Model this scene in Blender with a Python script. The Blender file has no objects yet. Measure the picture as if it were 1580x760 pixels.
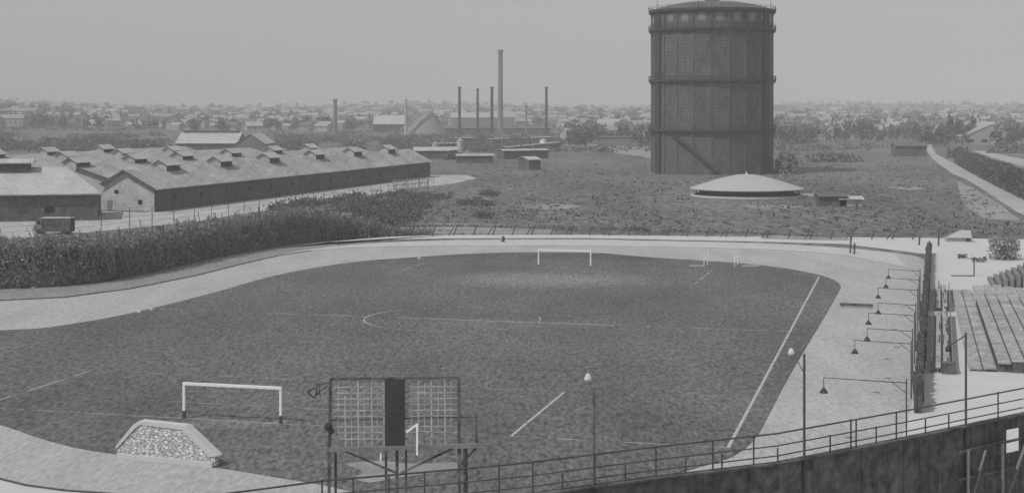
import bpy, math, random
from mathutils import Vector, noise
R = math.radians
S = bpy.context.scene
COL = S.collection
rnd = random.Random(7)

# ------------------------------------------------------------------ camera, sky, sun, exposure
F, H, HY, CX = 2400.0, 22.0, 165.0, 790.0        # focal length in photo pixels, eye height, horizon row
cam = bpy.data.cameras.new('camera'); co = bpy.data.objects.new('camera', cam); COL.objects.link(co)
co.location = (0, 0, H); co.rotation_euler = (R(90), 0, 0)
cam.sensor_width = 36; cam.lens = 36 * F / 1580; cam.shift_y = -(380 - HY) / 1580
cam.clip_start = 0.5; cam.clip_end = 20000
S.camera = co

SUN_AZ, SUN_EL = -52.0, 52.0      # azimuth: degrees left of the direction from the scene back to the camera
sd = Vector((math.sin(R(SUN_AZ)) * math.cos(R(SUN_EL)), -math.cos(R(SUN_AZ)) * math.cos(R(SUN_EL)), math.sin(R(SUN_EL))))
w = bpy.data.worlds.new('World'); S.world = w; w.use_nodes = True
nt = w.node_tree; nt.nodes.clear()
sky = nt.nodes.new('ShaderNodeTexSky'); sky.sky_type = 'NISHITA'; sky.sun_disc = False
sky.sun_elevation = R(SUN_EL); sky.sun_rotation = math.atan2(sd.x, sd.y)
sky.dust_density = 3.0; sky.altitude = 100
bw = nt.nodes.new('ShaderNodeRGBToBW')
mx = nt.nodes.new('ShaderNodeMix'); mx.data_type = 'FLOAT'; mx.inputs[0].default_value = 0.80; mx.inputs[3].default_value = 7.25
bg = nt.nodes.new('ShaderNodeBackground'); bg.inputs[1].default_value = 0.075
out = nt.nodes.new('ShaderNodeOutputWorld')
nt.links.new(sky.outputs[0], bw.inputs[0]); nt.links.new(bw.outputs[0], mx.inputs[2])
nt.links.new(mx.outputs[0], bg.inputs[0]); nt.links.new(bg.outputs[0], out.inputs[0])
sl = bpy.data.lights.new('sun', 'SUN'); sl.energy = 2.6; sl.angle = R(0.6); sl.color = (1, 1, 1)
so = bpy.data.objects.new('sun', sl); COL.objects.link(so)
so.rotation_euler = sd.to_track_quat('Z', 'Y').to_euler()
vs = S.view_settings; vs.view_transform = 'Standard'; vs.look = 'None'; vs.exposure = -0.10; vs.gamma = 1
S.cycles.max_bounces = 5; S.cycles.diffuse_bounces = 3; S.cycles.transparent_max_bounces = 8
S.cycles.volume_bounces = 0

# ------------------------------------------------------------------ helpers
def P(x, y, z=0.0):
    "photo pixel -> world point at height z"
    Y = F * (H - z) / (y - HY)
    return Vector(((x - CX) / F * Y, Y, z))

class MB:
    def __init__(s): s.v = []; s.f = []
    def quad(s, *pts):
        n = len(s.v); s.v += [tuple(p) for p in pts]; s.f.append(tuple(range(n, n + len(pts)))); return s
    def box(s, c, d, rz=0.0, ax=None):
        "c centre of base, d size, rz or axis direction of local x"
        if ax is not None: rz = math.atan2(ax[1], ax[0])
        ca, sa = math.cos(rz), math.sin(rz); n = len(s.v)
        for k in (0, 1):
            for i, j in ((-.5, -.5), (.5, -.5), (.5, .5), (-.5, .5)):
                x, y = i * d[0], j * d[1]
                s.v.append((c[0] + x * ca - y * sa, c[1] + x * sa + y * ca, c[2] + k * d[2]))
        s.f += [(n+3, n+2, n+1, n), (n+4, n+5, n+6, n+7), (n, n+1, n+5, n+4), (n+1, n+2, n+6, n+5), (n+2, n+3, n+7, n+6), (n+3, n, n+4, n+7)]
        return s
    def beam(s, a, b, wd, ht=None):
        a, b = Vector(a), Vector(b); ht = ht or wd
        d = (b - a).normalized(); up = Vector((0, 0, 1)) if abs(d.z) < .95 else Vector((0, 1, 0))
        x = d.cross(up).normalized() * wd / 2; y = x.cross(d).normalized() * ht / 2; n = len(s.v)
        for p in (a, b):
            for i, j in ((-1, -1), (1, -1), (1, 1), (-1, 1)): s.v.append(tuple(p + x * i + y * j))
        s.f += [(n, n+1, n+2, n+3), (n+7, n+6, n+5, n+4), (n, n+4, n+5, n+1), (n+1, n+5, n+6, n+2), (n+2, n+6, n+7, n+3), (n+3, n+7, n+4, n)]
        return s
    def cyl(s, a, b, r0, r1=None, k=10, cap=True):
        a, b = Vector(a), Vector(b); r1 = r0 if r1 is None else r1
        d = (b - a).normalized(); up = Vector((0, 0, 1)) if abs(d.z) < .95 else Vector((0, 1, 0))
        x = d.cross(up).normalized(); y = x.cross(d).normalized(); n = len(s.v)
        for p, r in ((a, r0), (b, r1)):
            for i in range(k):
                t = 2 * math.pi * i / k; s.v.append(tuple(p + (x * math.cos(t) + y * math.sin(t)) * r))
        for i in range(k):
            j = (i + 1) % k; s.f.append((n + i, n + k + i, n + k + j, n + j))
        if cap: s.f += [tuple(n + i for i in range(k)), tuple(n + k + i for i in reversed(range(k)))]
        return s
    def prism(s, pts, z0, z1):
        n = len(s.v); k = len(pts)
        s.v += [(p[0], p[1], z0) for p in pts] + [(p[0], p[1], z1) for p in pts]
        s.f.append(tuple(n + k + i for i in range(k))); s.f.append(tuple(n + i for i in reversed(range(k))))
        for i in range(k):
            j = (i + 1) % k; s.f.append((n + i, n + j, n + k + j, n + k + i))
        return s
    def slab(s, a, b, c, d, t):
        "roof sheet abcd with thickness t downwards"
        a, b, c, d = map(Vector, (a, b, c, d)); o = Vector((0, 0, -t))
        p = [a, b, c, d]; q = [v + o for v in p]
        s.quad(*p); s.quad(*reversed(q))
        for i in range(4):
            j = (i + 1) % 4; s.quad(q[i], q[j], p[j], p[i])
        return s
    def lathe(s, c, prof, k=32):
        n = len(s.v)
        for r, z in prof:
            for i in range(k):
                t = 2 * math.pi * i / k; s.v.append((c[0] + r * math.cos(t), c[1] + r * math.sin(t), c[2] + z))
        for m in range(len(prof) - 1):
            for i in range(k):
                j = (i + 1) % k; s.f.append((n + m*k + i, n + m*k + j, n + (m+1)*k + j, n + (m+1)*k + i))
        return s
    def leaf(s, c, sz, rg):
        n = Vector((rg.gauss(0, 1), rg.gauss(0, 1), rg.gauss(0, .8) + .5)).normalized()
        a = n.orthogonal().normalized(); a.rotate(__import__('mathutils').Quaternion(n, rg.uniform(0, 6.28))); b = n.cross(a)
        a *= sz * rg.uniform(.6, 1.2) / 2; b *= sz * rg.uniform(.4, 1.0) / 2; c = Vector(c)
        return s.quad(c - a - b, c + a - b * .6, c + a * .7 + b, c - a * .8 + b)
    def build(s, name, m, parent=None, smooth=False):
        me = bpy.data.meshes.new(name); me.from_pydata(s.v, [], s.f); me.materials.append(m)
        if smooth:
            for p in me.polygons: p.use_smooth = True
        me.validate(); me.update()
        o = bpy.data.objects.new(name, me); COL.objects.link(o)
        if parent: o.parent = parent
        return o

def tag(o, label=None, cat=None, group=None, kind=None):
    if label: o['label'] = label
    if cat: o['category'] = cat
    if group: o['group'] = group
    if kind: o['kind'] = kind
    return o
def thing(name, label, cat, loc=(0, 0, 0), rz=0, group=None):
    o = bpy.data.objects.new(name, None); COL.objects.link(o); o.empty_display_size = .2
    o.location = loc; o.rotation_euler = (0, 0, rz)
    return tag(o, label, cat, group)
def copy_tree(o, parent=None):
    kids = list(o.children)
    c = o.copy(); COL.objects.link(c); c.parent = parent
    for k in kids: copy_tree(k, c)
    return c
def struct(o): o['kind'] = 'structure'; return o

# ------------------------------------------------------------------ materials (neutral greys: the photograph is black and white)
def mat(name, a, amp=.25, sc=1.0, fine=8.0, famp=.25, rough=.9, stretch=(1, 1, 1), worn=None, bump=0.0, alpha=None, world=True, streak=None):
    m = bpy.data.materials.new(name); m.use_nodes = True; t = m.node_tree; N = t.nodes; L = t.links
    b = N['Principled BSDF']; b.inputs['Roughness'].default_value = rough; b.inputs['Specular IOR Level'].default_value = .15
    if world: g = N.new('ShaderNodeNewGeometry'); src = g.outputs['Position']
    else: g = N.new('ShaderNodeTexCoord'); src = g.outputs['Object']
    mp = N.new('ShaderNodeMapping'); mp.inputs['Scale'].default_value = stretch; L.new(src, mp.inputs[0])
    def nz(scale, det=4, ro=.6):
        n = N.new('ShaderNodeTexNoise'); n.inputs['Scale'].default_value = scale; n.inputs['Detail'].default_value = det
        n.inputs['Roughness'].default_value = ro; L.new(mp.outputs[0], n.inputs['Vector']); return n.outputs['Fac']
    def math_(op, x, y):
        n = N.new('ShaderNodeMath'); n.operation = op
        for i, v in ((0, x), (1, y)):
            if isinstance(v, (int, float)): n.inputs[i].default_value = v
            else: L.new(v, n.inputs[i])
        return n.outputs[0]
    n1 = nz(sc); n2 = nz(fine, 4, .75)
    # noise centred on .5 -> multiplier 1 +- amp
    k1 = math_('ADD', math_('MULTIPLY', math_('SUBTRACT', n1, .5), amp * 5), 1)
    k2 = math_('ADD', math_('MULTIPLY', math_('SUBTRACT', n2, .5), famp * 5), 1)
    val = math_('MULTIPLY', math_('MULTIPLY', math_('MAXIMUM', k1, .25), math_('MAXIMUM', k2, .25)), a)
    if worn:     # bare, worn ellipses; negative extra darkens the grass: (x, y, rx, ry, extra albedo)
        for (wx, wy, rx, ry, ex) in worn:
            mm = N.new('ShaderNodeMapping'); mm.vector_type = 'POINT'
            mm.inputs['Location'].default_value = (-wx / rx, -wy / ry, 0); mm.inputs['Scale'].default_value = (1 / rx, 1 / ry, 0)
            L.new(src, mm.inputs[0]); ln = N.new('ShaderNodeVectorMath'); ln.operation = 'LENGTH'; L.new(mm.outputs[0], ln.inputs[0])
            d = math_('ADD', ln.outputs['Value'], math_('MULTIPLY', math_('SUBTRACT', n1, .5), 1.6))
            r = N.new('ShaderNodeMapRange'); r.inputs[1].default_value = 1.1; r.inputs[2].default_value = .35
            r.inputs[3].default_value = 0; r.inputs[4].default_value = ex; L.new(d, r.inputs[0])
            val = math_('ADD', val, math_('MULTIPLY', r.outputs[0], k2))
    if streak:   # long narrow variation along one axis (panels, rust runs)
        sm = N.new('ShaderNodeMapping'); sm.inputs['Scale'].default_value = streak[1]; L.new(src, sm.inputs[0])
        sn = N.new('ShaderNodeTexNoise'); sn.inputs['Scale'].default_value = 1; sn.inputs['Detail'].default_value = 3; L.new(sm.outputs[0], sn.inputs['Vector'])
        val = math_('MULTIPLY', val, math_('ADD', math_('MULTIPLY', math_('SUBTRACT', sn.outputs['Fac'], .5), streak[0] * 5), 1))
    val = math_('MINIMUM', math_('MAXIMUM', val, .01), .85)
    cc = N.new('ShaderNodeCombineColor')
    for i in range(3): L.new(val, cc.inputs[i])
    L.new(cc.outputs[0], b.inputs['Base Color'])
    if bump:
        bp = N.new('ShaderNodeBump'); bp.inputs['Strength'].default_value = bump; bp.inputs['Distance'].default_value = .1
        L.new(n2, bp.inputs['Height']); L.new(bp.outputs[0], b.inputs['Normal'])
    if alpha is not None:   # chalk worn away in places: threshold on noise
        n3 = nz(alpha[0], 3); r = N.new('ShaderNodeMapRange'); r.inputs[1].default_value = alpha[1]; r.inputs[2].default_value = alpha[1] + .12
        L.new(n3, r.inputs[0]); L.new(math_('MULTIPLY', r.outputs[0], alpha[2]), b.inputs['Alpha'])
    return m

C0 = P(697, 493)
M = {}
M['ground'] = mat('scrub ground', .135, .32, .03, .6, .75, stretch=(1, .3, 1))
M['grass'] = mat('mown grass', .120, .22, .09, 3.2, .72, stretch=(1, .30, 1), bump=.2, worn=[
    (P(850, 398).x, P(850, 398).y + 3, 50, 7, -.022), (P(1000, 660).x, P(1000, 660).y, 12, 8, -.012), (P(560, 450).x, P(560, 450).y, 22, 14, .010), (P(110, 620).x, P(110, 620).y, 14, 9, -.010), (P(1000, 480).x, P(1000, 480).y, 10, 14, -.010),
    (P(850, 432).x, P(850, 432).y, 15, 10, .085), (P(360, 655).x, P(360, 655).y, 5.5, 1.8, .05), (P(760, 500).x, P(760, 500).y, 16, 4, .02),
    (P(960, 540).x, P(960, 540).y, 9, 9, .018), (P(560, 610).x, P(560, 610).y, 9, 4, .02), (P(260, 560).x, P(260, 560).y, 12, 9, .012), (P(1400, 520).x - 40, 150, 6, 14, .015)])
M['track'] = mat('cinder track', .365, .12, .2, 3.0, .26, stretch=(1, .25, 1))
M['track_outer'] = mat('rolled track edge', .45, .06, .4, 3.0, .12, stretch=(1, .25, 1))
M['sand'] = mat('pale sandy ground', .50, .045, .2, 2.0, .04)
M['bank'] = mat('rough earth bank', .24, .12, .5, 3.0, .5, stretch=(1, .3, 1))
M['yard'] = mat('dusty yard', .38, .18, .2, 1.2, .3, stretch=(1, .3, 1))
M['road'] = mat('pale dirt road', .36, .14, .08, .6, .12)
M['patch'] = mat('bare pale earth', .26, .25, .15, .8, .2)
M['chalk'] = mat('chalk line', .45, .1, 1, 6, .1, alpha=(.5, .26, .9))
M['chalk_faint'] = mat('worn chalk line', .40, .1, 1, 6, .1, alpha=(.35, .40, .9))
M['white'] = mat('white paint', .80, .06, 2, 9, .06, world=False)
M['dark_wood'] = mat('dark tarred boards', .108, .25, .5, 2, .5, streak=(.15, (4, 4, .3)))
M['barrack_wall'] = mat('dark barrack boarding', .125, .22, .25, 1.2, .35, streak=(.12, (1.2, 1.2, .2)))  # long walls kept dark by base colour alone
M['gable'] = mat('limewashed gable boards', .43, .16, .4, 2, .25, streak=(.10, (2, 2, .3)))
M['roof'] = mat('weathered roof felt', .355, .18, .14, 1.0, .30, rough=.8, streak=(.12, (.9, .06, .3)))
M['roof_pale'] = mat('pale corrugated iron', .41, .14, .25, 1.5, .2, rough=.7)
M['iron'] = mat('painted iron plate', .118, .20, .25, 1.2, .45, rough=.6, stretch=(1, 1, .4), streak=(.05, (.15, .15, 4)), bump=.2)
M['iron_dark'] = mat('dark iron', .055, .2, .5, 4, .2, rough=.6)
M['tank_roof'] = mat('white painted tank roof', .395, .04, .3, 2, .03)
M['leaf'] = mat('dark hedge leaves', .31, .35, .5, 3, .5)
M['leaf_mid'] = mat('tree leaves', .16, .25, .3, 3, .2)
M['scrub'] = mat('dry weeds', .18, .2, .2, 2, .2)
M['twig'] = mat('leaning bare twigs', .22, .3, .5, 2, .3)
M['bark'] = mat('bark', .09, .2, 2, 9, .2)
M['house_white'] = mat('whitewashed house wall', .37, .2, .02, .3, .05)
M['house_grey'] = mat('grey house wall', .22, .25, .02, .3, .05)
M['house_roof_pale'] = mat('pale house roof', .31, .25, .015, .3, .1)
M['house_roof_dark'] = mat('dark tiled roof', .13, .25, .015, .3, .1)
M['glass'] = mat('dark window glass', .03, .1, 1, 4, .1, rough=.3)
M['brick'] = mat('chimney brick', .13, .15, .1, 1, .12)
M['brick_pale'] = mat('pale chimney brick', .22, .18, .08, 1, .12)
M['rail'] = mat('weathered grey rail', .085, .2, 1, 6, .2)
M['brace'] = mat('bleached timber', .20, .2, 1, 6, .2)
M['seat'] = mat('grey bench boards', .32, .22, .5, 2, .4, streak=(.1, (.2, .2, 5)))
M['stone'] = mat('coping wash', .52, .05, 2, 8, .08)
for k_ in ('leaf', 'leaf_mid'):
    t = M[k_].node_tree; b = t.nodes['Principled BSDF']; tr = t.nodes.new('ShaderNodeBsdfTranslucent'); ms = t.nodes.new('ShaderNodeMixShader'); ms.inputs[0].default_value = .35
    t.links.new(b.inputs['Base Color'].links[0].from_socket, tr.inputs[0]); t.links.new(b.outputs[0], ms.inputs[1]); t.links.new(tr.outputs[0], ms.inputs[2])
    t.links.new(ms.outputs[0], t.nodes['Material Output'].inputs[0])
# rubble stone
m = bpy.data.materials.new('rubble stone'); m.use_nodes = True; t = m.node_tree; b = t.nodes['Principled BSDF']; b.inputs['Roughness'].default_value = .95
g = t.nodes.new('ShaderNodeNewGeometry'); mp = t.nodes.new('ShaderNodeMapping'); mp.inputs['Scale'].default_value = (3.4, 3.4, 7.5)
v = t.nodes.new('ShaderNodeTexVoronoi'); v.feature = 'DISTANCE_TO_EDGE'; v.inputs['Scale'].default_value = 1; v.inputs['Randomness'].default_value = 1
r = t.nodes.new('ShaderNodeValToRGB'); e = r.color_ramp.elements; e[0].position = .04; e[0].color = (.30,)*3 + (1,); e[1].position = .26; e[1].color = (.8,)*3 + (1,)
n_ = t.nodes.new('ShaderNodeTexNoise'); n_.inputs['Scale'].default_value = 1.3; n2_ = t.nodes.new('ShaderNodeTexNoise'); n2_.inputs['Scale'].default_value = 1.1; dv = t.nodes.new('ShaderNodeVectorMath'); dv.operation = 'ADD'; mxx = t.nodes.new('ShaderNodeMix'); mxx.data_type = 'RGBA'; mxx.blend_type = 'MULTIPLY'; mxx.inputs[0].default_value = .5
for a_, b_ in ((g.outputs['Position'], mp.inputs[0]), (mp.outputs[0], dv.inputs[0]), (n2_.outputs['Color'], dv.inputs[1]), (mp.outputs[0], n2_.inputs['Vector']), (dv.outputs[0], v.inputs['Vector']), (v.outputs['Distance'], r.inputs[0]), (mp.outputs[0], n_.inputs['Vector']),
               (r.outputs[0], mxx.inputs[6]), (n_.outputs['Fac'], mxx.inputs[7]), (mxx.outputs[2], b.inputs['Base Color'])): t.links.new(a_, b_)
v2 = t.nodes.new('ShaderNodeTexVoronoi'); v2.inputs['Scale'].default_value = 1; t.links.new(dv.outputs[0], v2.inputs['Vector'])
mrg = t.nodes.new('ShaderNodeMapRange'); mrg.inputs[3].default_value = .7; mrg.inputs[4].default_value = 1.6; bwn = t.nodes.new('ShaderNodeRGBToBW'); t.links.new(v2.outputs['Color'], bwn.inputs[0]); t.links.new(bwn.outputs[0], mrg.inputs[0])
mq = t.nodes.new('ShaderNodeMix'); mq.data_type = 'RGBA'; mq.blend_type = 'MULTIPLY'; mq.inputs[0].default_value = 1; t.links.new(mxx.outputs[2], mq.inputs[6]); t.links.new(mrg.outputs[0], mq.inputs[7]); t.links.new(mq.outputs[2], b.inputs['Base Color'])
M['rubble'] = m

# ------------------------------------------------------------------ terrain
def terr(x, y):
    if y < 900: return 0.0
    t = min(1, (y - 900) / 2600); t = t * t * (3 - 2 * t)
    z = 21 * t + (5 + 9 * t) * t * noise.noise(Vector((x / 520, y / 900, 1.3)))
    lf = max(0, min(1, (-x - .24 * y) / 260)) * max(0, min(1, (y - 900) / 800)); z += 12 * lf
    return max(0, z)
mb = MB(); xs = [i * 90 for i in range(-48, 49)]; ys = [-400, -100, 200, 500, 800, 900] + [900 + 90 * i for i in range(1, 66)]
for y in ys:
    for x in xs: mb.v.append((x, y, terr(x, y)))
nx = len(xs)
for j in range(len(ys) - 1):
    for i in range(nx - 1): a = j * nx + i; mb.f.append((a, a + 1, a + nx + 1, a + nx))
struct(mb.build('ground', M['ground'], smooth=True))

def smooth_poly(pts, n=4, closed=True):
    q = []; k = len(pts)
    for i in range(k):
        p0, p1, p2, p3 = pts[i-1], pts[i], pts[(i+1) % k], pts[(i+2) % k]
        for s_ in range(n):
            t = s_ / n
            q.append(tuple(.5 * (2*p1[c] + (p2[c]-p0[c])*t + (2*p0[c]-5*p1[c]+4*p2[c]-p3[c])*t*t + (3*p1[c]-p0[c]-3*p2[c]+p3[c])*t**3) for c in (0, 1)))
    return q
def sheet(name, pts, z, m, sm=False, thick=0):
    w_ = [P(*p) for p in pts]; w_ = [(p.x, p.y) for p in w_]
    if sm: w_ = smooth_poly(w_)
    if thick: b_ = MB().prism(w_, z - thick, z)
    else:
        b_ = MB(); b_.quad(*[(x, y, z) for x, y in w_])
    # keep the normal up
    A = sum(w_[i-1][0] * w_[i][1] - w_[i][0] * w_[i-1][1] for i in range(len(w_)))
    if A < 0: b_.f = [tuple(reversed(f)) for f in b_.f]
    return struct(b_.build(name, m))

# sandy ground round the stadium
sheet('forecourt', [(1440, 367), (1580, 369), (1760, 372), (2300, 430), (3300, 760), (3300, 1700), (-1500, 1700), (-2400, 900), (-1200, 560), (-620, 500),
    (-500, 700), (-200, 760), (0, 800), (700, 800), (1300, 720), (1400, 600), (1432, 392), (1300, 376), (1150, 372), (1000, 369), (900, 367), (700, 367.5), (600, 369.5), (500, 374), (430, 383),
    (520, 372), (600, 364.5), (700, 362), (900, 362), (1130, 364.5)], .010, M['sand'])
struct(MB().quad((-90, 25, .008), (45, 25, .008), (45, 125, .008), (-90, 125, .008)).build('near_forecourt', M['sand']))
sheet('earth_bank', [(-600, 520), (-340, 480), (-150, 467), (0, 464), (100, 459), (200, 446), (300, 426), (380, 406), (430, 394), (520, 379), (520, 370), (430, 377), (330, 397), (240, 418), (170, 433), (80, 443), (0, 446), (-150, 450), (-400, 455), (-700, 480)], .006, M['bank'])
outer = [(0, 463), (100, 458), (200, 445), (300, 425), (380, 405), (430, 393), (480, 384), (540, 377), (600, 373.5), (700, 370), (900, 369), (1000, 371), (1100, 373), (1200, 376), (1300, 382), (1380, 390), (1428, 402),
         (1426, 450), (1424, 520), (1412, 600), (1380, 700), (1300, 800), (1100, 840), (700, 850), (400, 790), (200, 763), (100, 756), (40, 748), (0, 738), (-200, 700), (-400, 660), (-540, 600), (-480, 530), (-330, 485), (-150, 466)]
sheet('track', outer, .014, M['track'], True)
# brighter outer lap of the far bend
mbx = MB(); o1 = [(430, 393.4), (480, 384.5), (540, 377.6), (600, 374), (700, 370.6), (900, 369.6), (1000, 371.6), (1100, 373.6), (1200, 376.6), (1300, 382.6), (1380, 390.6)]
i1 = [(430, 394.5), (480, 387), (540, 382.5), (600, 380.5), (700, 379), (900, 379), (1000, 380.5), (1100, 382.5), (1200, 385.5), (1300, 393), (1400, 413)]
for k in range(len(o1) - 1):
    a, b_, c, d = P(*o1[k]), P(*o1[k+1]), P(*i1[k+1]), P(*i1[k])
    for q in (a, b_, c, d): q.z = .019
    mbx.quad(d, c, b_, a)
struct(mbx.build('track_outer_lane', M['track_outer']))
inner = [(0, 510), (60, 507), (110, 500), (170, 490), (230, 477), (290, 462), (350, 446), (410, 429), (470, 416), (520, 408), (570, 402), (640, 397), (720, 392), (800, 389.5), (870, 389.5), (930, 391), (1000, 397),
         (1080, 402), (1150, 407), (1210, 414), (1250, 421), (1282, 430), (1297, 441), (1290, 457), (1270, 492), (1240, 542), (1212, 590), (1187, 638), (1165, 676), (1130, 704), (1080, 720), (1020, 737), (950, 755),
         (860, 775), (760, 785), (640, 775), (540, 757), (500, 748), (420, 735), (340, 722), (260, 712), (180, 701), (110, 689), (50, 672), (0, 655), (-90, 634), (-180, 607), (-230, 575), (-210, 545), (-120, 520)]
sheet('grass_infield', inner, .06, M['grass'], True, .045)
# low kerb on the outside of the near bend and thin edge on the left straight
def strip(name, pts, wd, z, h, m, sm=5):
    w_ = [P(*p) for p in pts]; b_ = MB()
    for i in range(len(w_) - 1):
        b_.beam(w_[i] + Vector((0, 0, z)), w_[i+1] + Vector((0, 0, z)), wd, h)
    return b_.build(name, m)
kl = [(-400, 662), (-200, 702), (0, 739), (40, 749), (100, 757), (200, 764), (400, 776)]
struct(strip('track_kerb', kl, .12, .05, .1, M['bark']))
kl = [(-150, 467), (0, 464), (100, 459), (200, 446), (300, 426), (380, 406), (430, 394.5), (480, 387)]
struct(strip('track_edge', kl, .14, .07, .10, M['bark']))
kl = [(480, 387), (540, 382.5), (600, 380.5), (700, 379), (850, 379), (1000, 380.5), (1100, 382.5), (1200, 385.5), (1300, 393), (1400, 413)]
struct(strip('lane_edge', kl, .14, .03, .05, M['patch']))
# sand showing between the scoreboard legs
sheet('sand_patch', [(535, 716), (590, 712), (640, 716), (705, 714), (700, 726), (655, 732), (610, 738), (570, 745), (548, 738), (560, 728)], .066, M['patch'], True)
# yard and road by the barracks, road on the right, bare strips
sheet('yard', [(-300, 385), (-100, 374), (0, 370), (110, 361), (200, 352), (300, 342), (400, 326), (450, 319), (520, 309), (600, 296), (700, 283), (735, 275), (720, 270), (660, 270), (520, 289), (400, 304), (235, 322), (140, 318), (-100, 316), (-300, 318)], .004, M['yard'])
sheet('road', [(1429, 223), (1427, 229), (1437, 243), (1450, 254), (1470, 268), (1490, 276), (1520, 294), (1548, 313), (1568, 326), (1600, 342), (1680, 380), (1760, 372), (1680, 340), (1600, 306), (1560, 293), (1530, 280), (1500, 268), (1470, 251), (1445, 238), (1439, 229), (1438, 223)], .008, M['road'])
sheet('side_road', [(1500, 232), (1530, 243), (1570, 254), (1620, 268), (1750, 300), (1750, 280), (1620, 252), (1560, 242), (1520, 233)], .008, M['road'])
sheet('road_verge', [(1478, 279), (1505, 292), (1545, 317), (1575, 340), (1520, 338), (1490, 318), (1480, 300)], .004, M['patch'])
bare = [[(595, 349), (680, 345), (760, 346), (835, 349), (850, 360), (760, 361), (680, 360), (600, 361)],
        [(870, 216), (925, 213), (935, 222), (900, 227), (872, 224)], [(938, 223), (975, 217), (1006, 219), (1006, 242), (985, 240), (950, 236), (940, 230)],
        [(1225, 299), (1290, 298), (1310, 301), (1250, 303), (1230, 304)], [(1180, 316), (1240, 318), (1200, 322), (1150, 319)],
        [(720, 213), (800, 211), (860, 213), (800, 217), (730, 218)], [(690, 232), (740, 228), (780, 231), (740, 236), (700, 237)],
        [(1370, 288), (1430, 290), (1400, 293)], [(790, 318), (860, 314), (900, 318), (850, 323)], [(1300, 371), (1180, 368), (1200, 363), (1300, 367)]]
mbx = MB()
for pl in bare:
    c_ = [P(*p) for p in pl]; c_ = [(p.x, p.y) for p in c_]; c_ = smooth_poly(c_)
    A = sum(c_[i-1][0] * c_[i][1] - c_[i][0] * c_[i-1][1] for i in range(len(c_)))
    if A < 0: c_.reverse()
    mbx.quad(*[(x, y, .012) for x, y in c_])
struct(mbx.build('bare_ground', M['patch']))

# ------------------------------------------------------------------ pitch lines
G1 = P(871, 412); G0 = P(358, 650); U = (G1 - G0).normalized(); V = Vector((U.y, -U.x, 0)); LEN = (G1 - G0).length
CC = (G0 + G1) / 2
def pl(t, s_): p = CC + U * t + V * s_; p.z = .064; return p
def line(mb_, a, b_, wd=.13):
    a, b_ = Vector(a), Vector(b_); n = (b_ - a).cross(Vector((0, 0, 1))).normalized() * wd / 2
    mb_.quad(a - n, b_ - n, b_ + n, a + n) if (b_-a).length else None
    mb_.f[-1] = tuple(reversed(mb_.f[-1])) if True else mb_.f[-1]
bright, faint = MB(), MB(); hl = LEN / 2; W = 34.6
line(bright, pl(-.5, -9), pl(-.5, 22), .24); line(bright, pl(-hl, W), pl(hl - 4, W), .22)
line(faint, pl(-.5, -33), pl(-.5, -6), .24); line(faint, pl(-.5, 17), pl(-.5, W), .18); line(bright, pl(-hl, -3.5), pl(-hl, 3.5), .3)
line(faint, pl(-hl, -30), pl(-hl, W), .14); line(faint, pl(hl, -W), pl(hl, W), .12)
for sg in (-1, 1):
    e_ = sg * hl; i_ = sg * (hl - 16.5)
    line(bright if sg < 0 else faint, pl(e_, 20.16), pl(i_, 20.16), .2); line(faint, pl(e_, -20.16), pl(i_, -20.16), .18)
    line(faint, pl(i_, -20.16), pl(i_, 20.16), .12)
    line(faint, pl(sg * (hl - 5.5), -9.16), pl(sg * (hl - 5.5), 9.16), .12)
for k in range(48):
    a, b_ = 2 * math.pi * k / 48, 2 * math.pi * (k + 1) / 48
    tgt = bright if 150 < k * 7.5 < 222 else faint
    line(tgt, pl(9.15 * math.sin(a), 9.15 * math.cos(a)), pl(9.15 * math.sin(b_), 9.15 * math.cos(b_)), .15)
struct(bright.build('pitch_lines', M['chalk'])); struct(faint.build('worn_pitch_lines', M['chalk_faint']))

# ------------------------------------------------------------------ goals
def goal(c, back, label):
    o = thing('football_goal', label, 'goal', (c.x, c.y, .06), math.atan2(V.y, V.x), 'football goals on the pitch')
    for sx in (-3.66, 3.66): MB().box((sx, 0, .55 if back < 0 else .2), (.17, .17, 1.81 if back < 0 else 1.96)).build('post', M['white'], o)
    MB().box((0, 0, 2.36 if back < 0 else 2.16), (7.49, .2, .18)).build('crossbar', M['white'], o)
    for sx in (-3.66, 3.66): MB().box((sx, 0, -.05), (.175, .175, .60 if back < 0 else .25)).build('post_base', M['bark'], o)
    return o
goal(G0, -1, 'white football goal nearest the camera, in front of the trapezoid stone shelter')
goal(G1, 1, 'white football goal at the far end of the pitch')

def small_frame(px, pl_, label):
    c = P(px, 412); o = thing('upright_stand', label, 'jump stand', (c.x, c.y, .06), 0, 'pairs of white uprights by the far bend')
    MB().box((-.33, 0, 0), (.09, .09, 2.2)).build('post', M['white'], o); MB().box((.45, 2.5, 0), (.09, .09, 2.2)).build('post', M['white'], o)
    MB().beam((-.33, 0, 1.0), (.45, 2.5, 1.2), .05).build('crossbar', M['white'], o)
    MB().prism([(pl_[0], -.6), (pl_[1], -.6), (pl_[1] + .3, 1.4), (pl_[0] + .2, 1.4)], 0, .12).build('landing_mat', M['patch'], o)
small_frame(1090, (-2.4, -.4), 'left pair of white uprights with a pale mat, by the far bend')
small_frame(1137, (.6, 3.0), 'right pair of white uprights with a pale mat, by the far bend')
for i, (x, y, s_, lb) in enumerate(((647, 400, .26, 'white marker stone at the far bend, left of the far goal'), (234, 479, .22, 'white marker stone by the left end of the halfway line'),
                            (215, 483, .28, 'flat white marker stone by the inner edge of the left straight'))):
    p = P(x, y); tag(MB().lathe((p.x, p.y, .06), [(.01, s_ * 1.2), (s_ * .5, s_), (s_ * .8, s_ * .4), (s_ * .8, 0)], 9).build('marker_stone', M['stone'], smooth=True), lb, 'marker', 'white markers round the field')

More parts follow.
